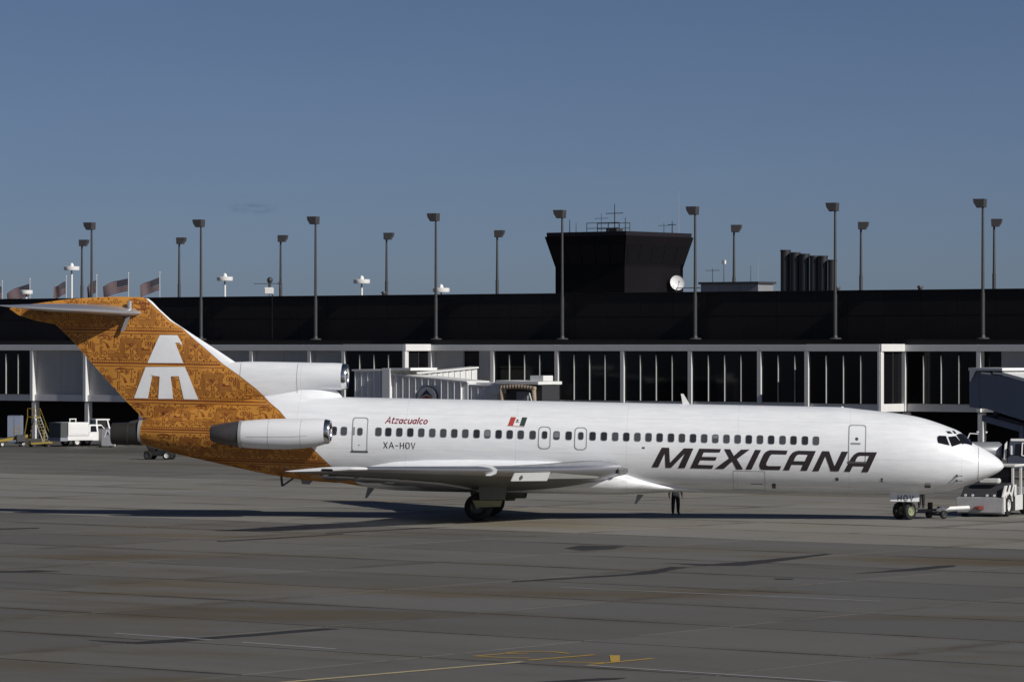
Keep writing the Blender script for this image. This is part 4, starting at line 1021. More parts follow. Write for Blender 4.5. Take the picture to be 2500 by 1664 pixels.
decal('flag_edge_line', [[[(FLAGMX[0][0][0]-.06,FLAGMX[0][0][1]-.02),(FLAGMX[2][3][0],FLAGMX[2][3][1]-.05),(FLAGMX[2][3][0],FLAGMX[2][3][1]-.02),(FLAGMX[0][0][0]-.03,FLAGMX[0][0][1]-.0)]]], mat('flag_edge_pink',(0.55,0.38,0.38),0.5), fuselage, .011)  # thin pink line along the lower edge of the painted flag

# small fittings
for q, r in (((-3.11,1.84),.085),((-1.07,1.80),.055),((-1.07,1.90),.05)): decal('vent_port', [[circ(q[0],q[1],r,14)]], SILL, fuselage, .012)
decal('vent_port', [[rrect(-6.08,-5.90,1.34,1.58,.05)]], SILL, fuselage, .012)
decal('vent_port', [[rrect(-12.03,-11.9,3.06,3.14,.02)]], SILL, fuselage, .012)
decal('vent_port', [[circ(-25.1,2.95,.03,8)]], SILL, fuselage, .012)
for z in (1.87, 2.1):
    b = hit(SKIN, 2.34, z, 0)
    MB().bar(b, b+Vector((.02,-.14,0)), .14, .03, up=(1,0,0)).cyl(b+Vector((0,-.14,0)), b+Vector((.26,-.16,0)), .018, n=6).build('pitot_tube', SILL, plane)
decal('angle_sensor_plate', [[rrect(.88,1.16,1.52,1.74,.03)]], SILL, plane, .010)
def seam(name, x0, x1, z0, z1, w=.018):
    decal(name, [[[(x0,z0),(x1,z0),(x1,z1),(x0,z1)], [(x0+w,z0+w),(x1-w,z0+w),(x1-w,z1-w),(x0+w,z1-w)][::-1]]], SEAL, fuselage, .007)
seam('cargo_door_seam', -7.86, -6.39, 1.24, 2.14)
decal('cargo_door_handle', [[rrect(-7.05,-6.5,1.505,1.545,.015)]], SEAL, fuselage, .010)
decal('radome_seam', [[[(3.30,1.9),(3.325,1.9),(3.325,3.4),(3.30,3.4)]]], SEAL, fuselage, .006, cut=.06)
for t_, nm in (([(-10.39,5.58),(-10.27,5.58),(-9.97,5.10),(-10.29,5.08)],'upper_blade_antenna'), ([(-12.32,.88),(-12.02,.88),(-12.36,.44),(-12.44,.46)],'lower_blade_antenna'), ([(-24.90,.95),(-24.55,.95),(-24.93,.44),(-25.02,.44)],'lower_blade_antenna'), ([(-28.05,1.25),(-27.5,1.2),(-27.64,1.02),(-28.0,1.03)],'drain_mast')):
    MB().prism(t_, 'y', -.035, .035).build(nm, WHITE if nm[0] == 'u' else STEEL_GREY, plane)
MB().bar((-28.98,0,1.40),(-28.92,0,.90),.10,.10).bar((-28.92,0,.92),(-28.40,0,1.30),.08,.08).build('tail_skid', DARK, plane)
MB().sphere((-6.62,0,interp(Z_TOP,-6.62)-.01),.05,10,.9).build('beacon_light', mat('beacon_red',(0.4,0.05,0.04),0.2), plane, smooth=True)
MB().sphere((-2.95,0,interp(Z_TOP,-2.95)-.02),.09,10,.7).build('roof_antenna_dome', WHITE, plane, smooth=True)
# panel seams on the side engine cowl
for xx in (-27.6, -29.1): MB().lathe([(xx,interp([(a,c) for a,b,c in NAC],xx)+.003),(xx-.012,interp([(a,c) for a,b,c in NAC],xx-.012)+.003)], (0,-2.92,interp([(a,b) for a,b,c in NAC],xx)), n=40).build('cowl_seam', SEAL, plane)
b = MB()
for k in range(20):
    xa, xb = -30.1+k*.14, -30.1+(k+1)*.14
    def cp(x, a):
        r = interp([(p[0],p[2]) for p in NAC], x)+.004; zc = interp([(p[0],p[1]) for p in NAC], x)
        return Vector((x, -2.92 - r*math.cos(a), zc + r*math.sin(a)))
    b.add([cp(xa,-.17), cp(xb,-.17), cp(xb,-.15), cp(xa,-.15)], [(0,1,2,3)])
b.build('cowl_latch_seam', SEAL, plane)
# cargo-style seams on the duct
for xx in (-28.25, -30.95): decal('duct_seam', [[[(xx,5.25 if xx > -29 else 5.9),(xx+.02,5.25 if xx > -29 else 5.9),(xx+.02,6.66),(xx,6.66)]]], SEAL, duct_o, .006, bvh=TAIL)

# ---- ochre tail ornament: bands of one painted motif, drawn as strokes on the skin
LINE = mat('ornament_brown_red',(0.185,0.042,0.012),0.5,vary=0.25,scale=2)
S = 0.001765
def spiral(cx_, cy, r, a0, turns, n=16, grow=0.25):
    return [(cx_ + r*(1-(1-grow)*k/n)*math.cos(a0+2*math.pi*turns*k/n), cy + r*(1-(1-grow)*k/n)*math.sin(a0+2*math.pi*turns*k/n)) for k in range(n+1)]
def ringp(cx_, cy, r, n=14): return [(cx_+r*math.cos(2*math.pi*k/n), cy+r*math.sin(2*math.pi*k/n)) for k in range(n+1)]
def star(cx_, cy, r, n=4): return [(cx_+(r if k % 2 == 0 else r*.42)*math.cos(math.pi*k/n+.78), cy+(r if k % 2 == 0 else r*.42)*math.sin(math.pi*k/n+.78)) for k in range(2*n+1)]
M_LINES = [spiral(440,95,45,2.5,-1.0), [(480,70),(560,50),(680,66),(785,92),(800,140),(770,195),(700,200),(690,155),(560,165),(480,150)], ringp(600,112,36), [(640,85),(690,95),(740,120)], [(700,120),(740,140)],
 [(480,160),(490,310)], [(525,170),(530,330)], [(560,235),(610,270),(680,300),(705,360),(745,405)], [(640,300),(660,360),(700,420)],
 [(805,110),(825,68),(868,85),(862,290)], [(868,85),(900,62),(915,108)], star(880,350,62), [(330,520),(335,320),(470,320)], [(300,540),(300,290),(330,280)],
 [(480,655),(488,380),(572,384)], [(522,625),(527,402)], spiral(612,555,78,3.0,1.25), [(480,658),(665,662)], spiral(625,690,30,-.5,.8), [(705,520),(715,480),(745,470),(760,490),(870,490),(930,545)], [(985,540),(940,500),(960,450),(1000,460),(1005,330)], [(1020,300),(960,280),(955,240)],
 [(1180,290),(1310,420),(1300,470)], [(1500,290),(1380,420),(1380,470)], [(1215,275),(1335,385),(1460,275)], [(1265,290),(1405,290),(1335,365),(1265,290)], [(1300,300),(1335,340),(1375,300)],
 [(1180,385),(1275,412),(1190,475),(1180,385)], [(1490,385),(1400,415),(1490,505),(1490,385)], [(1215,400),(1215,450)], [(1460,400),(1460,470)],
 star(1340,505,62), star(1355,660,58), [(1290,560),(1340,590),(1400,560)],
 [(1150,665),(1185,545),(1275,590),(1215,695),(1150,665)], [(1180,600),(1250,635)], [(1168,632),(1232,668)], [(1420,600),(1490,540),(1545,610),(1470,665),(1420,600)], [(1450,590),(1500,640)], [(1570,590),(1700,595),(1640,695),(1570,640),(1570,590)], [(1610,595),(1600,650)], [(1650,598),(1625,675)],
 [(770,662),(845,742),(915,662)], [(820,665),(850,700)], [(955,664),(1030,752),(1105,668)], [(1010,668),(1040,708)],
 [(1040,250),(1040,150),(1075,105),(1120,130)], spiral(1185,92,38,1.5,.9), [(1160,128),(1320,128)], spiral(1440,95,42,1.8,1.0), [(1380,132),(1570,142)], [(1620,250),(1635,150),(1675,118),(1705,150),(1685,190)],
 ringp(1795,115,52), ringp(1755,275,52), [(1885,180),(1890,130),(1925,105),(1960,140)], [(1850,430),(1800,410),(1800,360),(1840,350),(1858,215)], [(1900,440),(1905,240)], [(1940,460),(1950,230)], [(60,560),(290,560)], [(90,600),(180,690),(250,600)], [(120,590),(190,650)], [(300,590),(350,660),(440,580),(380,520),(300,590)], [(340,570),(390,625)], ringp(95,275,44), spiral(190,340,50,.5,1.0), [(230,240),(240,460)], [(270,230),(275,500)]]
for k in range(5):
    q = 28*k
    M_LINES.append([(690,545+q),(1035+q,545+q),(1035+q,158+q),(1600-q,158+q),(1600-q,452+q),(1860+q*.2,452+q)])
M_DOTS = [(600,112,13),(950,150,22),(270,700,24),(420,690,22),(1550,700,26),(1730,690,24),(1605,62,24),(1325,62,24),(1795,115,13),(1755,275,13),(1390,215,14),(700,385,30),(740,150,26)]
M_FILLS = [[(1612,385),(1655,385),(1690,425),(1800,425),(1820,452),(1612,452)], [(470,70),(560,62),(600,72),(560,90),(480,105)], [(660,310),(700,330),(740,400),(700,395)]]
EAGLE_TEST = [[(x, z) for x, z in lp[0]] for lp in EAGLE]
pat = MB(); layer = [0]
def stroke(pts, w, closed=False):
    layer[0] = (layer[0] + 1) % 9; off = .006 + .0007*layer[0]
    # subdivide
    fine_ = []
    for a, b in zip(pts, pts[1:]):
        n = max(1, int(math.dist(a, b)/.12))
        for k in range(n): fine_.append((a[0]+(b[0]-a[0])*k/n, a[1]+(b[1]-a[1])*k/n))
    fine_.append(pts[-1])
    out = strip2d(fine_, w); n = len(fine_); Ls, Rs = out[:n], out[n:][::-1]
    cache = []
    for (lx, lz), (rx, rz) in zip(Ls, Rs):
        ok = lx < livery_x(lz) - .03 and rx < livery_x(rz) - .03
        cache.append((hit(TAIL, lx, lz, off), hit(TAIL, rx, rz, off)) if ok else (None, None))
    for (a, b), (c, d_) in zip(cache, cache[1:]):
        if None in (a, b, c, d_): continue
        if max((a-c).length, (b-d_).length) > .45 or abs(a.y-b.y) > .3 or abs(a.y - c.y) > .3: continue
        pat.add([a, b, d_, c], [(0,1,2,3)])
def fill(pts):
    layer[0] = (layer[0] + 1) % 9; off = .006 + .0007*layer[0]
    P = []
    for x, z in pts:
        if x > livery_x(z) - .03: return
        h_ = hit(TAIL, x, z, off)
        if h_ is None: return
        P.append(h_)
    if max(p.y for p in P) - min(p.y for p in P) > .35: return
    pat.add(P, [tuple(range(len(P)))])
ROWS = [(9.62, 8.17, -34.7), (7.92, 6.62, -36.14), (6.40, 4.93, -32.23), (4.70, 3.58, -34.49), (3.34, 2.18, -33.1), (1.96, .85, -31.9)]
for zt, zb, xc in ROWS:
    sz = (zt - zb) / 745
    for k in range(-4, 5):
        ox = xc + 3.06*k - (1335)*S
        if ox > -24.5 or ox + 2000*S < -43: continue
        def tp(p): return (ox + p[0]*S, zt - p[1]*sz)
        for ln in M_LINES: stroke([tp(p) for p in ln], .023 if len(ln) != 6 or ln[0][0] != 690 else .016)
        for x_, y_, r_ in M_DOTS: fill([tp((x_+r_*1.05*math.cos(a), y_+r_*math.sin(a))) for a in [2*math.pi*i/8 for i in range(8)]])
        for fl_ in M_FILLS: fill([tp(p) for p in fl_])
for zc in (8.03, 6.51, 4.81, 3.46, 2.07):
    hh = .14 if zc > 4 else .115
    for dz, w in ((hh,.026),(0,.055),(-hh,.032)):
        stroke([(-42+.12*k, zc+dz) for k in range(160)], w)
    for k in range(330):   # bead row beside the heavy line
        x = -42 + .058*k
        if k % 2: stroke([(x, zc+.035),(x, zc+.088)], .028)
# serpent eye beside the tailplane root
stroke(ringp(-35.62,9.18,.11), .05); fill(circ(-35.62,9.18,.05,8)); stroke([(-35.95,9.28),(-35.6,9.36),(-35.2,9.2),(-35.6,9.03),(-35.95,9.05)], .05)
pat.build('tail_ornament', LINE, tail_fin)
EAGLE_WHITE = mat('eagle_emblem_white',(0.76,0.78,0.80),0.4,vary=0.08,scale=3)
decal('eagle_emblem', EAGLE, EAGLE_WHITE, tail_fin, .018, bvh=TAIL)

# ------------------------------------------------------------------ boarding bridges
JB = mat('bridge_pale_blue_grey',(0.66,0.67,0.69),0.5,vary=0.08,scale=1.2)
JW = mat('bridge_white',(0.80,0.80,0.78),0.45,vary=0.06,scale=2)
BEIGE = mat('canopy_beige_fabric',(0.34,0.27,0.20),0.85,vary=0.2,scale=5)
LOGO_NAVY = mat('emblem_navy',(0.02,0.022,0.05),0.5); LOGO_RED = mat('emblem_red',(0.22,0.035,0.03),0.5); LOGO_PALE = mat('emblem_pale',(0.42,0.43,0.46),0.5); LOGO_CREAM = mat('emblem_cream',(0.5,0.42,0.36),0.5)
jb = thing('boarding_bridge', 'ribbed pale boarding bridge with round triangle emblem behind the rear fuselage', 'boarding bridge', (-12.03,300,0), -.66)
jb.scale = (1.112, 1, 1)
def sloped(name, m, parent, x0, x1, y0, y1, za0, za1, zb0, zb1, bevel=0.0):
    return MB().hexa([(x0,y0,za0),(x1,y0,zb0),(x1,y1,zb0),(x0,y1,za0),(x0,y0,za1),(x1,y0,zb1),(x1,y1,zb1),(x0,y1,za1)]).build(name, m, parent, bevel=bevel)
sloped('rear_tunnel', JB, jb, 0, 2.7, 0, 2.7, 3.3, 6.05, 3.3, 6.05)
sloped('roof_sheet', JW, jb, -.1, 2.6, -.18, 2.8, 6.055, 6.18, 6.055, 6.18)
sloped('collar', JW, jb, 2.72, 3.42, -.35, 2.9, 3.2, 6.28, 3.2, 6.28, bevel=.02)
sloped('collar_hood', JW, jb, 3.42, 5.2, -.3, 2.9, 6.12, 6.30, 6.12, 6.32)
sloped('front_tunnel', JB, jb, 3.43, 9.9, .05, 2.5, 3.2, 5.72, 2.6, 5.22)
sloped('roof_sheet', JW, jb, 3.5, 9.95, -.12, 2.6, 5.74, 5.86, 5.23, 5.34)
sloped('end_tunnel', JB, jb, 9.93, 12.3, .25, 2.4, 2.7, 4.98, 2.6, 4.92)
sloped('roof_sheet', JW, jb, 9.8, 12.35, .1, 2.5, 5.0, 5.12, 4.95, 5.02)
sloped('roof_box', JW, jb, 10.3, 12.0, .5, 2.2, 5.13, 5.26, 5.1, 5.22)
for k in range(5): sloped('rib', JW, jb, .12+k*.55, .20+k*.55, -.14, -.002, 3.3, 6.05, 3.3, 6.05)
for k in range(11):
    x = 3.75 + k*.56
    if 5.7 < x < 7.3: zt_ = 5.72 - (x-3.43)*.0773; sloped('rib', JW, jb, x, x+.08, -.12, .048, 5.02, zt_, 5.02, zt_)
    else: zt_ = 5.72 - (x-3.43)*.0773; sloped('rib', JW, jb, x, x+.08, -.12, .048, 2.7, zt_, 2.7, zt_)
for k in range(4): sloped('rib', JB, jb, 10.1+k*.56, 10.18+k*.56, .11, .248, 2.7, 4.9, 2.7, 4.9)
em = MB().cyl((6.5,-.13,4.1),(6.5,.04,4.1),.86,n=32).build('emblem_disc', LOGO_NAVY, jb)
MB().cyl((6.5,-.15,4.1),(6.5,-.131,4.1),.80,n=32).build('emblem_face', LOGO_PALE, em)
MB().prism([(5.95,4.12),(6.5,5.0-.30),(7.05,4.12),(6.5,4.36)], 'y', -.17, -.151).build('emblem_triangle', LOGO_NAVY, em)
MB().prism([(5.88,4.02),(5.95,4.10),(6.5,4.33),(7.05,4.10),(7.12,4.02),(6.5,4.27)], 'y', -.17, -.151).build('emblem_chevron', LOGO_CREAM, em)
MB().prism([(5.86,3.99),(6.5,4.25),(7.14,3.99),(6.5,3.7)], 'y', -.17, -.151).build('emblem_base', LOGO_RED, em)
sloped('cab_cowl', JB, jb, 11.9, 13.0, .0, 2.4, 4.3, 5.2, 4.5, 5.4)
sloped('cab_roof', JW, jb, 12.5, 16.1, -.3, 2.6, 5.16, 5.42, 5.12, 5.34, bevel=.02)
sloped('roof_unit', JW, jb, 15.0, 16.1, .3, 1.5, 5.36, 5.78, 5.36, 5.78, bevel=.02)
b = MB()
for i in range(12):   # gathered fabric hood
    x = 12.95 + i*.245; zz = 4.86 + .1*math.sin(math.pi*i/11)
    b.cyl((x, -.35, zz),(x+.245, -.35, 4.86+.1*math.sin(math.pi*(i+1)/11)), .16, n=10)
b.build('canopy_hood', BEIGE, jb, smooth=True)
for x, lean in ((13.05,.12),(15.75,.12)): MB().cyl((x,-.35,4.85),(x+lean,-.35,2.7),.16,.15,n=10).build('canopy_side', BEIGE, jb, smooth=True)
sloped('cab_interior', DARK, jb, 13.0, 16.0, .3, 2.4, 2.6, 5.1, 2.6, 5.1)
sloped('cab_door', STEEL_GREY, jb, 14.0, 14.9, .1, .28, 2.6, 4.6, 2.6, 4.6)
MB().bar((15.2,-.1,4.5),(15.45,-.1,3.7),.08).build('grab_rail', WHITE, jb)
for x in (1.0, 8.5): MB().cyl((x,1.3,-.02),(x,1.3,3.2),.35,n=16).build('support_column', JB, jb)
jw = thing('fixed_walkway', 'sunlit white enclosed walkway rising behind the ribbed boarding bridge', 'walkway', (-7.67,303,0), .3)
sloped('walkway_body', JW, jw, -.6, 5.2, 0, 2.2, 3.6, 5.68, 4.1, 6.22)
sloped('walkway_roof', JW, jw, -.6, 5.3, -.12, 2.3, 5.69, 5.82, 6.23, 6.36)
for k in range(12): sloped('rib', JW, jw, -.3+k*.46, -.24+k*.46, -.05, -.002, 3.9+k*.04, 5.62+k*.0425, 3.9+k*.04, 5.62+k*.0425)
for k in range(12): sloped('slot', DARK, jw, -.35+k*.46, -.1+k*.46, -.015, -.003, 5.62+k*.0425, 5.66+k*.0425, 5.64+k*.0425, 5.68+k*.0425)
MB().cyl((2,1.1,-.02),(2,1.1,3.7),.3,n=14).build('support_column', JB, jw)

NAVY = mat('bridge_navy_blue',(0.16,0.185,0.25),0.5,vary=0.15,scale=1.0,streak=(1,1,.3))
jr = thing('boarding_bridge', 'dark blue boarding bridge with white roof at the right edge above the nose', 'boarding bridge', (31.03,262,0), -.75)
sloped('tunnel', NAVY, jr, .1, 9, 0, 2.6, 3.95, 6.28, 1.75, 4.7)
sloped('tunnel_head', NAVY, jr, -.65, .1, -.05, 2.6, 3.9, 6.35, 3.8, 6.3)
sloped('head_roof', JW, jr, -.5, 2.25, -.35, 2.7, 6.33, 6.52, 6.33, 6.51)
sloped('roof_sheet', JW, jr, 2.1, 9, -.15, 2.7, 6.02, 6.24, 4.5, 4.72)
MB().hexa([(-.45,-.3,5.6),(-.3,-.3,5.85),(-.3,-.2,5.85),(-.45,-.2,5.6),(-.45,-.3,6.33),(.0,-.3,6.33),(.0,-.2,6.33),(-.45,-.2,6.33)]).build('head_bracket', JW, jr)
for x in (.35,1.3): sloped('light_strip', JW, jr, x, x+.75, -.1, -.01, 6.12-.0*x, 6.24, 6.06, 6.2)
sloped('lower_beam', NAVY, jr, -.1, 9, .6, 2.0, 2.95, 3.35, 1.0, 1.45)
for x in (.5, 2.4): MB().bar((x,1.2,3.2),(x+.3,1.2,3.75),.3).build('lift_bracket', DARK, jr)
for y in (.5, 2.1): MB().cyl((3.2,y,0),(3.2,y,2.7),.16,n=12).build('lift_column', NAVY, jr)
er = MB().cyl((5.6,-.03,3.9),(5.6,.02,3.9),.85,n=30).build('emblem_ring', LOGO_PALE, jr)
MB().cyl((5.6,-.05,3.9),(5.6,-.031,3.9),.80,n=30).build('emblem_face', LOGO_NAVY, er)
for x in (.2, .9): MB().cyl((x,-.3,2.2),(x,-.3,2.3),.09,n=8).build('floodlight', WHITE, jr)

# ------------------------------------------------------------------ ground vehicles
def vwheel(parent, x, y, r, w, rim):
    return wheel(parent, Vector((x, y, r)), r, w, rim, name='wheel')
HUBW = mat('white_hub',(0.68,0.68,0.66),0.45)
truck = thing('service_truck', 'white service truck with tall tool box on its bed under the terminal', 'truck', (-35.9,312.4,-.02), .666)
TW = mat('truck_white_paint',(0.80,0.80,0.79),0.35,vary=0.06,scale=3)
bx = MB().box(.15,2.05,-1.0,1.0,.86,1.92).build('tool_box', TW, truck, bevel=.03)
for zz in (.98,1.42): MB().box(.3,1.95,-1.02,-1.003,zz,zz+.38).build('box_door', TW, bx, bevel=.005)
for xx in (.55,1.1): MB().bar((xx+.1,-.4,1.92),(xx+.1,-.4,2.18),.06).build('rack_post', TW, truck)
MB().bar((.6,-.4,2.18),(1.25,-.4,2.18),.07).build('rack_bar', TW, truck)
MB().box(.1,2.5,-1.0,-.78,.5,.84).box(.1,2.5,.78,1.0,.5,.84).box(.1,2.5,-.78,.78,.6,.84).build('bed', TW, truck)
MB().box(-.55,.12,-.95,.95,.45,.72).build('rear_bumper', mat('tailboard_shade_grey',(0.25,0.26,0.32),0.5), truck)  # blue-grey carries the shade of the truck's rear side in its colour
MB().box(-.5,.1,-.9,-.86,.72,1.9).box(-.5,.1,.86,.9,.72,1.9).box(-.5,-.46,-.86,.86,.72,1.9).build('rear_cage', mat('cage_mesh_grey',(0.06,0.07,0.07),0.7), truck)
cab = MB().hexa([(2.1,-.95,.45),(4.0,-.95,.45),(4.0,.95,.45),(2.1,.95,.45),(2.1,-.95,1.12),(4.0,-.95,1.12),(4.0,.95,1.12),(2.1,.95,1.12)]).hexa([(2.1,-.93,1.122),(3.9,-.93,1.122),(3.9,.93,1.122),(2.1,.93,1.122),(2.2,-.8,1.72),(3.35,-.8,1.72),(3.35,.8,1.72),(2.2,.8,1.72)]).build('cab', TW, truck, bevel=.03)
for x0,x1,x2,x3 in ((2.25,2.85,2.82,2.32),(3.0,3.72,3.35,3.0)):
    MB().add([(x0,-.945,1.16),(x1,-.945,1.16),(x2,-.84,1.62),(x3,-.84,1.62)],[(0,1,2,3)]).build('side_window', CABGLASS, cab)
MB().add([(3.93,-.85,1.16),(3.93,.85,1.16),(3.42,.72,1.68),(3.42,-.72,1.68)],[(0,1,2,3)]).build('windscreen', CABGLASS, cab)
MB().box(2.95,3.85,-.965,-.953,.5,1.12).build('cab_door', TW, truck, bevel=.005)
MB().prism([(3.1,.86),(3.2,1.0),(3.3,.86)],'y',-.972,-.966).build('door_mark', LOGO_NAVY, truck)
MB().prism([(3.4,.92),(3.55,.8),(3.5,1.02),(3.65,.95)],'y',-.972,-.966).build('door_mark', LOGO_RED, truck)
MB().hexa([(4.0,-.93,.5),(5.3,-.9,.5),(5.3,.9,.5),(4.0,.93,.5),(4.0,-.93,1.12),(5.25,-.88,1.0),(5.25,.88,1.0),(4.0,.93,1.12)]).build('hood', TW, truck, bevel=.04)
for x in (1.0,4.6):
    for y in (-.86,.86): vwheel(truck, x, y, .37, .24, HUBW)

st_t = thing('stair_truck', 'white open cab tractor parked behind the grey container cart', 'tractor', (-33.7,316.5,-.02), .5)
st_t.scale = (.82, .82, .84)
b = MB()
for x, y in ((.0,-.8),(1.5,-.8),(.0,.8),(1.5,.8)): b.bar((x,y,1.1),(x+(.35 if x > 1 else 0)*-1,y,2.4),.13)
b.build('cab_frame', TW, st_t)
MB().box(-.1,1.4,-.85,.85,2.4,2.52).build('cab_roof', TW, st_t, bevel=.02)
MB().box(.0,1.5,-.82,.82,.5,1.1).build('cab_base', TW, st_t, bevel=.02)
MB().box(.05,1.1,-.7,.7,1.12,2.38).build('cab_glass', GLASS, st_t)
MB().box(1.5,3.0,-.75,.75,.5,1.55).build('engine_cover', TW, st_t, bevel=.05)
MB().box(1.6,2.8,-.6,.6,1.56,1.7).build('cover_panel', TW, st_t, bevel=.03)
MB().box(-1.6,.0,-.8,.8,.5,1.0).build('rear_deck', STEEL_GREY, st_t)
for x in (-1.0,2.3):
    for y in (-.75,.75): vwheel(st_t, x, y, .45, .28, HUBW)

cart = thing('container_cart', 'grey container cart with triangle mark between the white truck and the tail', 'cart', (-32.0,310.2,-.02), .25)
cg = mat('container_grey',(0.23,0.235,0.25),0.45,metal=0.3,vary=0.2,scale=2)
MB().hexa([(-.5,-.75,.12),(.5,-.75,.12),(.5,.75,.12),(-.5,.75,.12),(-.5,-.75,1.45),(.5,-.75,1.45),(.5,.75,1.45),(-.5,.75,1.45)]).build('container', cg, cart, bevel=.02)
MB().prism([(-.16,.95),(0,1.3),(.16,.95),(0,1.05)],'y',-.765,-.752).build('triangle_mark', LOGO_NAVY, cart)
MB().prism([(-.3,.8),(-.1,1.38),(.1,1.38),(.3,.8),(.2,.8),(0,1.36),(-.2,.8)],'y',-.758,-.751).build('mark_border', LOGO_PALE, cart)
MB().bar((.58,-.7,.1),(.58,-.7,1.5),.07).bar((.5,-.7,1.55),(.95,-.7,1.62),.08).bar((.58,-.7,1.4),(.72,-.7,1.55),.12).build('tow_post', WHITE, cart)
MB().box(-.5,.5,-.7,.7,.1,.14).build('deck', DARK, cart)
for x in (-.4,.4):
    for y in (-.6,.6): vwheel(cart, x, y, .12, .08, HUBW)

# yellow steps, loader, dolly, bollard
ladder = thing('maintenance_steps', 'tall yellow rolling maintenance steps beside the left white column', 'steps', (-38.2,316.5,-.02), -.45)
b = MB()
for y in (-.45,.45):
    b.bar((.9,y,.1),(-.05,y,2.3),.08,.06)
b.build('stair_rail', mat('pale_stringer',(0.42,0.42,0.36),0.5), ladder)
for k in range(9):
    t = (k+.5)/9; MB().box(.9-.95*t-.13,.9-.95*t+.13,-.42,.42,.1+2.2*t-.02,.1+2.2*t+.02).build('step', STEEL_GREY, ladder)
b = MB()
for y in (-.45,.45):
    b.bar((.95,y,.75),(-.05,y,2.95),.035).bar((-.05,y,2.3),(-.05,y,2.95),.045).bar((-.65,y,2.3),(-.65,y,2.95),.045).bar((-.05,y,2.95),(-.65,y,2.95),.045).bar((.45,y,1.1),(.45,y,1.85),.03)
b.bar((-.65,-.45,2.95),(-.65,.45,2.95),.045)
b.build('hand_rail', YELLOW, ladder)
MB().box(-.7,-.02,-.45,.45,2.24,2.31).build('platform', YELLOW, ladder)
b = MB()
for y in (-.45,.45): b.bar((-.65,y,2.25),(-1.1,y,.12),.06).bar((-1.1,y,.14),(.9,y,.14),.08)
b.bar((-1.1,-.45,.14),(-1.1,.45,.14),.08).build('base_frame', YELLOW, ladder)
for x in (-1.0,.8):
    for y in (-.5,.5): vwheel(ladder, x, y, .12, .06, HUBW)
loader = thing('belt_loader', 'low yellow belt loader with raised boom at far left', 'belt loader', (-39.6,311.5,-.02), .35)
MB().hexa([(-1.7,-.35,.25),(1.2,-.35,.72),(1.2,.35,.72),(-1.7,.35,.25),(-1.7,-.35,.48),(1.2,-.35,.98),(1.2,.35,.98),(-1.7,.35,.48)]).build('boom', YELLOW, loader, bevel=.02)
MB().hexa([(-1.65,-.28,.486),(1.15,-.28,.986),(1.15,.28,.986),(-1.65,.28,.486),(-1.65,-.28,.51),(1.15,-.28,1.01),(1.15,.28,1.01),(-1.65,.28,.51)]).build('belt', BLACK, loader)
MB().box(-1.1,1.0,-.5,.5,.16,.36).build('chassis', DARK, loader)
MB().box(.2,.9,-.75,-.36,.4,.95).build('engine_box', DARK, loader, bevel=.03)
b = MB()
for k in range(2): b.tube([(.1+.4*k,-.42,.95),(.1+.4*k,-.42,1.5)],.03)
b.tube([(.1,-.42,1.5),(.2,-.42,1.6),(.4,-.42,1.6),(.5,-.42,1.5)],.03).tube([(.1,-.42,1.2),(.5,-.42,1.2)],.03).build('guard_hoop', YELLOW, loader)
for x in (-.9,.8):
    for y in (-.5,.5): vwheel(loader, x, y, .22, .16, HUBW)
dolly = thing('baggage_dolly', 'low flat yellow baggage dolly in front of the left column', 'dolly', (-37.3,310.6,-.02), .45)
MB().hexa([(-.9,-.5,.22),(.9,-.5,.30),(.9,.5,.30),(-.9,.5,.22),(-.9,-.5,.34),(.9,-.5,.42),(.9,.5,.42),(-.9,.5,.34)]).build('deck', YELLOW, dolly, bevel=.02)
MB().bar((-.9,0,.25),(-1.6,0,.15),.06).build('tow_bar', DARK, dolly)
for x in (-.6,.6):
    for y in (-.42,.42): vwheel(dolly, x, y, .13, .08, DARK)
bol = thing('bollard', 'short yellow bollard right of the left white column', 'bollard', (-37.8,317.5,-.02))
MB().cyl((0,0,0),(0,0,1.15),.1,n=12).sphere((0,0,1.15),.1,10,.8,0).build('post', YELLOW, bol, smooth=True, auto=50)
MB().cyl((0,0,0),(0,0,.05),.18,n=12).build('base', DARK, bol)
cab2 = thing('utility_cabinet', 'pale blue metal cabinet in the dark undercroft at far left', 'cabinet', (-40.6,321.5,-.02), -.2)
MB().box(-.55,.55,-.4,.4,0.05,2.3).build('cabinet_body', mat('cabinet_pale_blue',(0.20,0.23,0.30),0.5), cab2, bevel=.03)
for x in (-.54,.02): MB().box(x,x+.52,-.425,-.402,.15,2.2).build('cabinet_door', mat('cabinet_door_blue',(0.27,0.31,0.40),0.5), cab2, bevel=.005)
MB().box(-.5,.5,-.35,.35,0,.05).build('plinth', DARK, cab2)

bag = thing('baggage_tractor', 'small black baggage tractor under the tail with one bright wheel hub', 'tractor', (-24.75,276.3,-.02), -.25)
MB().box(-1.0,1.0,-.55,.55,.28,.62).build('chassis', BLACK, bag, bevel=.05)
MB().hexa([(.05,-.5,.62),(1.0,-.5,.62),(1.0,.5,.62),(.05,.5,.62),(.05,-.45,.98),(.92,-.42,.9),(.92,.42,.9),(.05,.45,.98)]).build('hood', DARK, bag, bevel=.04)
MB().box(-.75,-.25,-.4,.4,.62,.85).box(-.85,-.7,-.4,.4,.8,1.25).build('seat', BLACK, bag, bevel=.04)
MB().cyl((.02,0,.9),(-.2,0,1.15),.03,n=8).lathe([(-.02,.2),(0,.22),(.02,.2),(0,.18)], (-.2,0,1.16), 'z', n=16).build('steering_wheel', BLACK, bag)
for x in (-.7,.7):
    for y in (-.52,.52): vwheel(bag, x, y, .31, .2, mat('bright_hub',(0.85,0.85,0.82),0.25,metal=0.3) if x > 0 else DARK)

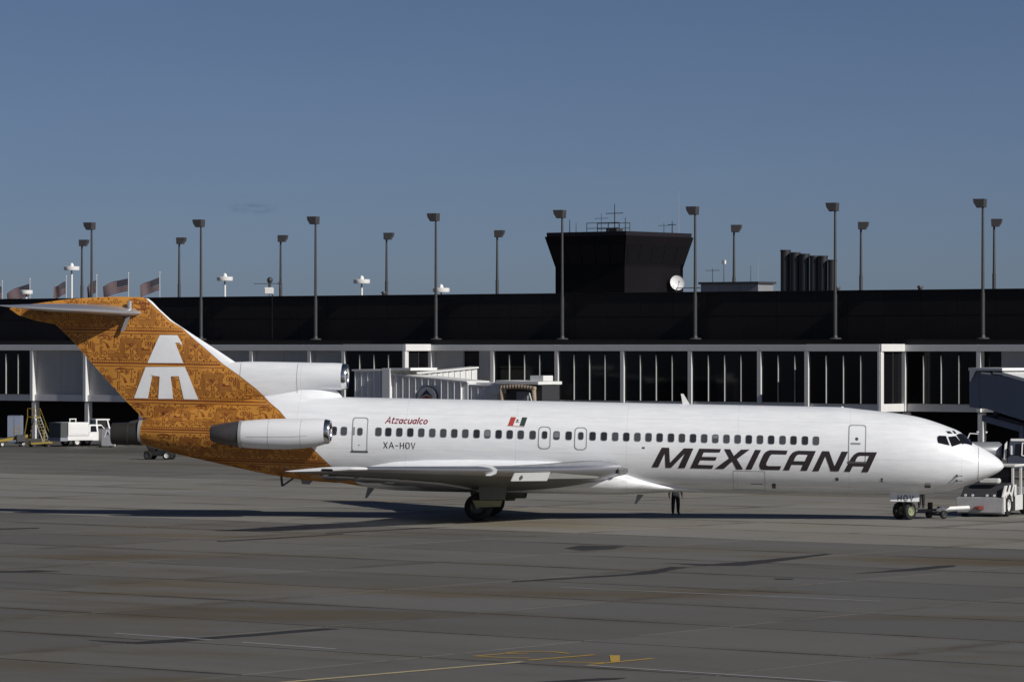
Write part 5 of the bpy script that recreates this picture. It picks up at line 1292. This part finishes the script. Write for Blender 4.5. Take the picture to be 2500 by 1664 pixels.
# pushback tug
tug = thing('pushback_tug', 'white pushback tug with black diagonal stripes and open cab ahead of the nose', 'tug', (21.86,183.8,0), R(-114))
TUGW = mat('tug_white_paint',(0.70,0.70,0.67),0.45,vary=0.15,scale=3)
TUGG = mat('tug_shade_grey',(0.40,0.40,0.41),0.5,vary=0.2,scale=3)  # shade of the front painted in as grey; chassis and rear deck share it
TUGB = mat('tug_stripe_black',(0.035,0.028,0.028),0.5)
MB().hexa([(-.25,-1.15,.12),(0,-1.1,.2),(0,1.1,.2),(-.25,1.15,.12),(-.25,-1.15,.9),(0,-1.15,.88),(0,1.15,.88),(-.25,1.15,.9)]).build('front_plate', TUGG, tug, bevel=.02)
MB().box(-5.0,-.26,-1.12,1.02,.3,.92).build('chassis', TUGG, tug, bevel=.03)
MB().hexa([(-1.9,-1.05,.93),(-.3,-1.05,.93),(-.3,1.05,.93),(-1.9,1.05,.93),(-1.9,-1.0,1.55),(-.9,-1.0,1.45),(-.9,1.0,1.45),(-1.9,1.0,1.55)]).build('engine_hood', DARK, tug, bevel=.03)
# side fender with diagonal stripes, built as separate slanted plates
for k in range(6):
    x = -.02 - k*.30
    poly = [(x,.93),(x-.30,.93),(x-.75,1.45),(x-.45,1.45)]
    MB().prism([(max(px,-1.9),pz) for px,pz in poly], 'y', 1.055, 1.12).build('fender_stripe', TUGW if k % 2 == 0 else TUGB, tug)
MB().prism([(-.05,.25),(-.32,.25),(-.32,.92),(-.05,.92)], 'y', 1.125, 1.16).build('side_plate', TUGW, tug)
MB().prism([(-.35,.94),(-.5,1.15),(-.95,1.2),(-1.35,1.0),(-1.45,.7),(-1.32,.7),(-1.25,.92),(-.95,1.08),(-.6,1.02),(-.45,.86)], 'y', .95, 1.17).build('wheel_arch', TUGW, tug)
MB().box(-1.9,-1.45,1.03,1.15,.25,.92).build('side_plate', TUGB, tug)
for x in (-.9,-3.9):
    for y in (-1.0,1.0): vwheel(tug, x, y, .52, .34, HUBW)
MB().box(-.95,-.55,-.2,.75,1.56,1.78).build('light_box', TUGW, tug, bevel=.04)
MB().cyl((-.75,.0,1.78),(-.75,.0,2.0),.015,n=6).build('whip_antenna', DARK, tug)
for y in (-.7,-.35,.35,.7): MB().cyl((.0,y,1.0),(-.06,y,1.0),.06,n=10).build('headlamp', WHITE, tug)
b = MB()
for x, y in ((-2.0,1.0),(-3.3,1.0),(-2.0,-1.0),(-3.3,-1.0)): b.box(x-.05,x+.05,y-.05,y+.05,.92,2.28)
b.build('cab_post', TUGW, tug)
MB().box(-3.5,-1.9,-1.15,1.15,2.28,2.40).build('cab_roof', TUGW, tug, bevel=.03)
MB().box(-3.3,-2.0,1.0,1.1,.25,.95).build('cab_step_panel', TUGW, tug)
MB().box(-2.35,-2.0,.98,1.08,.96,1.45).build('cab_side_panel', TUGW, tug)
MB().add([(-2.0,-.95,1.5),(-2.0,.95,1.5),(-2.0,.95,2.26),(-2.0,-.95,2.26)],[(0,1,2,3)]).build('cab_windscreen', CABGLASS, tug)
MB().box(-3.0,-2.5,-.3,.3,.93,1.2).box(-3.1,-2.95,-.3,.3,1.2,1.75).build('driver_seat', BLACK, tug, bevel=.04)
MB().box(-5.0,-3.6,-1.1,1.1,.92,1.25).build('rear_deck', TUGG, tug, bevel=.03)
MB().hexa([(.0,-.2,.35),(.5,-.1,.38),(.5,.1,.38),(.0,.2,.35),(.0,-.2,.5),(.5,-.1,.46),(.5,.1,.46),(.0,.2,.5)]).build('tow_hitch', mat('hitch_red',(0.18,0.028,0.02),0.6), tug)

bar = thing('tow_bar', 'white and dark tow bar linking the nose wheels to the tug', 'tow bar', (18.2,181.0,0), math.atan2(183.5-181.0, 21.6-18.2))
Lb = math.hypot(3.4, 2.5)
MB().cyl((.42,0,.40),(1.9,0,.40),.06,n=10).build('dark_bar', DARK, bar)
MB().cyl((2.1,0,.44),(Lb-.4,0,.46),.09,n=12).build('white_bar', WHITE, bar)
MB().bar((1.75,0,.38),(2.2,0,.48),.16,.12).build('joint', WHITE, bar)
MB().cyl((1.8,-.5,.2),(1.8,.5,.2),.05,n=8).bar((1.8,0,.2),(1.95,0,.55),.08).build('wheel_axle', DARK, bar)
for y in (-.5,.5): vwheel(bar, 1.8, y, .2, .14, DARK)
MB().cyl((.30,-.3,.405),(.30,.3,.405),.05,n=8).build('fork_head', STEEL_GREY, bar)
MB().cyl((1.5,.1,.45),(1.5,.1,.75),.12,n=10).build('jack_handle', BLACK, bar)

# fuel truck behind the nose
ft = thing('fuel_truck', 'dark blue tanker truck with grey cylindrical tank behind the airliner nose', 'truck', (29.6,236,-.02), -.12)
TB = mat('tanker_navy_paint',(0.055,0.062,0.085),0.35,vary=0.15)
MB().lathe([(-5.2,.05),(-5.2,.5),(-5.05,.62),(-.35,.62),(-.2,.5),(-.2,.05)], (0,0,1.62), n=28).build('tank', mat('tank_grey_metal',(0.30,0.31,0.33),0.35,metal=0.4,vary=0.15), ft, smooth=True, auto=40)
MB().box(-5.2,2.4,-.7,.7,.55,.95).build('chassis', DARK, ft)
cb = MB().hexa([(.1,-1.05,.55),(1.6,-1.05,.55),(1.6,1.05,.55),(.1,1.05,.55),(.1,-1.05,1.45),(1.65,-1.05,1.45),(1.65,1.05,1.45),(.1,1.05,1.45)]).hexa([(.1,-1.03,1.452),(1.6,-1.03,1.452),(1.6,1.03,1.452),(.1,1.03,1.452),(.25,-.9,2.28),(1.35,-.9,2.28),(1.35,.9,2.28),(.25,.9,2.28)]).build('cab', TB, ft, bevel=.04)
MB().box(.3,1.3,-.85,.85,2.29,2.42).build('cab_roof_box', WHITE, ft, bevel=.03)
MB().add([(.55,-1.05,1.5),(.95,-1.05,1.5),(.95,-.94,2.15),(.62,-.94,2.15)],[(0,1,2,3)]).build('side_window', GLASS, cb)
MB().add([(1.05,-1.06,1.5),(1.55,-1.06,1.5),(1.35,-.95,2.15),(1.05,-.95,2.15)],[(0,1,2,3)]).build('side_window', GLASS, cb)
MB().bar((.98,-1.09,1.45),(1.02,-.97,2.2),.07).bar((1.0,-.97,2.2),(1.4,-.97,2.2),.06).bar((1.0,-1.09,1.45),(1.6,-1.09,1.45),.06).build('window_trim', WHITE, cb)
MB().box(.3,.42,-1.25,-1.1,1.5,2.05).build('mirror', WHITE, ft, bevel=.02)
MB().hexa([(-.12,-1.0,1.2),(.05,-1.0,1.2),(.05,.9,1.2),(-.12,.9,1.2),(-.05,-1.0,2.1),(.12,-.95,2.3),(.12,.8,2.3),(-.05,.9,2.1)]).build('cab_fairing', WHITE, ft, bevel=.03)
MB().hexa([(1.6,-1.0,.55),(2.6,-.95,.55),(2.6,.95,.55),(1.6,1.0,.55),(1.65,-1.0,1.4),(2.5,-.9,1.25),(2.5,.9,1.25),(1.65,1.0,1.4)]).build('hood', TB, ft, bevel=.05)
for x in (-4.3,-3.2,1.9):
    for y in (-.9,.9): vwheel(ft, x, y, .48, .28, DARK)
for x, y, z in ((-3.9,.2,2.28),(-2.3,.0,2.28)): MB().cyl((x,y,z-.08),(x,y,z+.1),.2,n=14).build('tank_hatch', STEEL_GREY, ft)
MB().bar((-2.3,-.1,2.3),(-2.1,-.1,2.75),.07).bar((-2.1,-.1,2.75),(-1.6,-.1,2.72),.06).build('vent_pipe', WHITE, ft)

# ------------------------------------------------------------------ people
def person(label, loc, rz, shirt, trousers, h=1.76, spread=.10, arm=.34):
    p = thing('person', label, 'person', loc, rz)
    V = [(0,0,.93),(0,0,1.08),(0,.01,1.26),(0,.01,1.42),(0,.0,1.50),(0,-.01,1.58),(0,-.02,1.66),(0,-.01,1.75)]
    Rd = [(.185,.135),(.18,.13),(.205,.14),(.165,.115),(.058,.055),(.07,.08),(.078,.095),(.055,.065)]
    E_ = [(0,1),(1,2),(2,3),(3,4),(4,5),(5,6),(6,7)]
    def chain(start, pts, rad):
        pr = start
        for q, r in zip(pts, rad):
            V.append(q); Rd.append((r, r)); E_.append((pr, len(V)-1)); pr = len(V)-1
        return pr
    for s in (-1, 1):
        chain(0, [(s*.095,0,.86),(s*(.09+spread*.5),.0,.50),(s*(.085+spread*.6),.02,.28),(s*(.09+spread*.6),.02,.09),(s*(.10+spread*.6),-.10,.04),(s*(.105+spread*.6),-.17,.03)], (.125,.098,.092,.066,.055,.042))
        e = chain(3, [(s*.17,.01,1.42),(s*(.22+arm*.15),.03,1.16),(s*(.24+arm*.2),-.01,.93),(s*(.245+arm*.2),-.03,.87)], (.088,.070,.055,.036))
        for k, (dx, dz, dy) in enumerate(((.022,-.10,-.03),(.010,-.115,-.02),(-.004,-.115,-.01),(-.016,-.10,.0),(-.03,-.055,-.05))):
            bx_, by_, bz_ = V[e]
            m1 = (bx_ + s*dx*.7, by_+dy*.6-.005, bz_+dz*.55); m2 = (bx_ + s*dx*.8, by_+dy-.02, bz_+dz)
            chain(e, [m1, m2], (.0105,.0085))
    me = bpy.data.meshes.new('body'); me.from_pydata(V, E_, [])
    ob = bpy.data.objects.new('body', me); COL.objects.link(ob)
    sk = ob.modifiers.new('skin', 'SKIN'); sk.use_smooth_shade = True
    for i, sv in enumerate(me.skin_vertices[0].data): sv.radius = Rd[i]; sv.use_root = (i == 0)
    sb = ob.modifiers.new('sub', 'SUBSURF'); sb.levels = 2; sb.render_levels = 2
    bpy.context.view_layer.update()
    full = bpy.data.meshes.new_from_object(ob.evaluated_get(bpy.context.evaluated_depsgraph_get()))
    bpy.data.objects.remove(ob)
    full.materials.clear()
    for m in (mat('skin_tone',(0.11,0.065,0.05),0.7), mat('shirt_'+label[:9],shirt,0.8), mat('trousers_'+label[:9],trousers,0.8), mat('black_boots',(0.015,0.014,0.013),0.6)): full.materials.append(m)
    for f in full.polygons:
        c = f.center
        f.material_index = 3 if c.z < .10 else 2 if (c.z < .98 and abs(c.x) < .22) else 0 if (c.z > 1.47 or c.z < .92) else 1
    bo = bpy.data.objects.new('body', full); COL.objects.link(bo); bo.parent = p
    sc = h/1.82; bo.scale = (sc, sc, sc)
    MB().sphere((0,-.005,1.695),.108,14,1.0,.05).build('cap', mat('dark_cap',(0.02,0.02,0.03),0.8), bo, smooth=True)
    for s in (-1, 1): MB().sphere((s*.032,-.108,1.66),.011,8).build('eye', mat('eye_dark',(0.02,0.015,0.01),0.2), bo, smooth=True)
    MB().sphere((0,-.122,1.63),.016,8,1.4).build('nose', mat('skin_tone',(0.11,0.065,0.05),0.7), bo, smooth=True)
    MB().box(-.025,.025,-.112,-.102,1.595,1.603).build('mouth', mat('lip_tone',(0.12,0.05,0.04),0.6), bo)
    for s in (-1, 1): MB().sphere((s*.085,.0,1.64),.026,8,1.3).build('ear', mat('skin_tone',(0.11,0.065,0.05),0.7), bo, smooth=True)
    return p
person('person in dark work clothes standing with hanging arms under the forward belly', (7.78,187.0,0), .15, (.025,.025,.028), (.022,.022,.024), 1.78, .07, .40)
person('person in dark blue trousers standing just behind the nose gear', (20.15,193.6,0), -.3, (.10,.05,.05), (.02,.022,.035), 1.75, .03, .2)
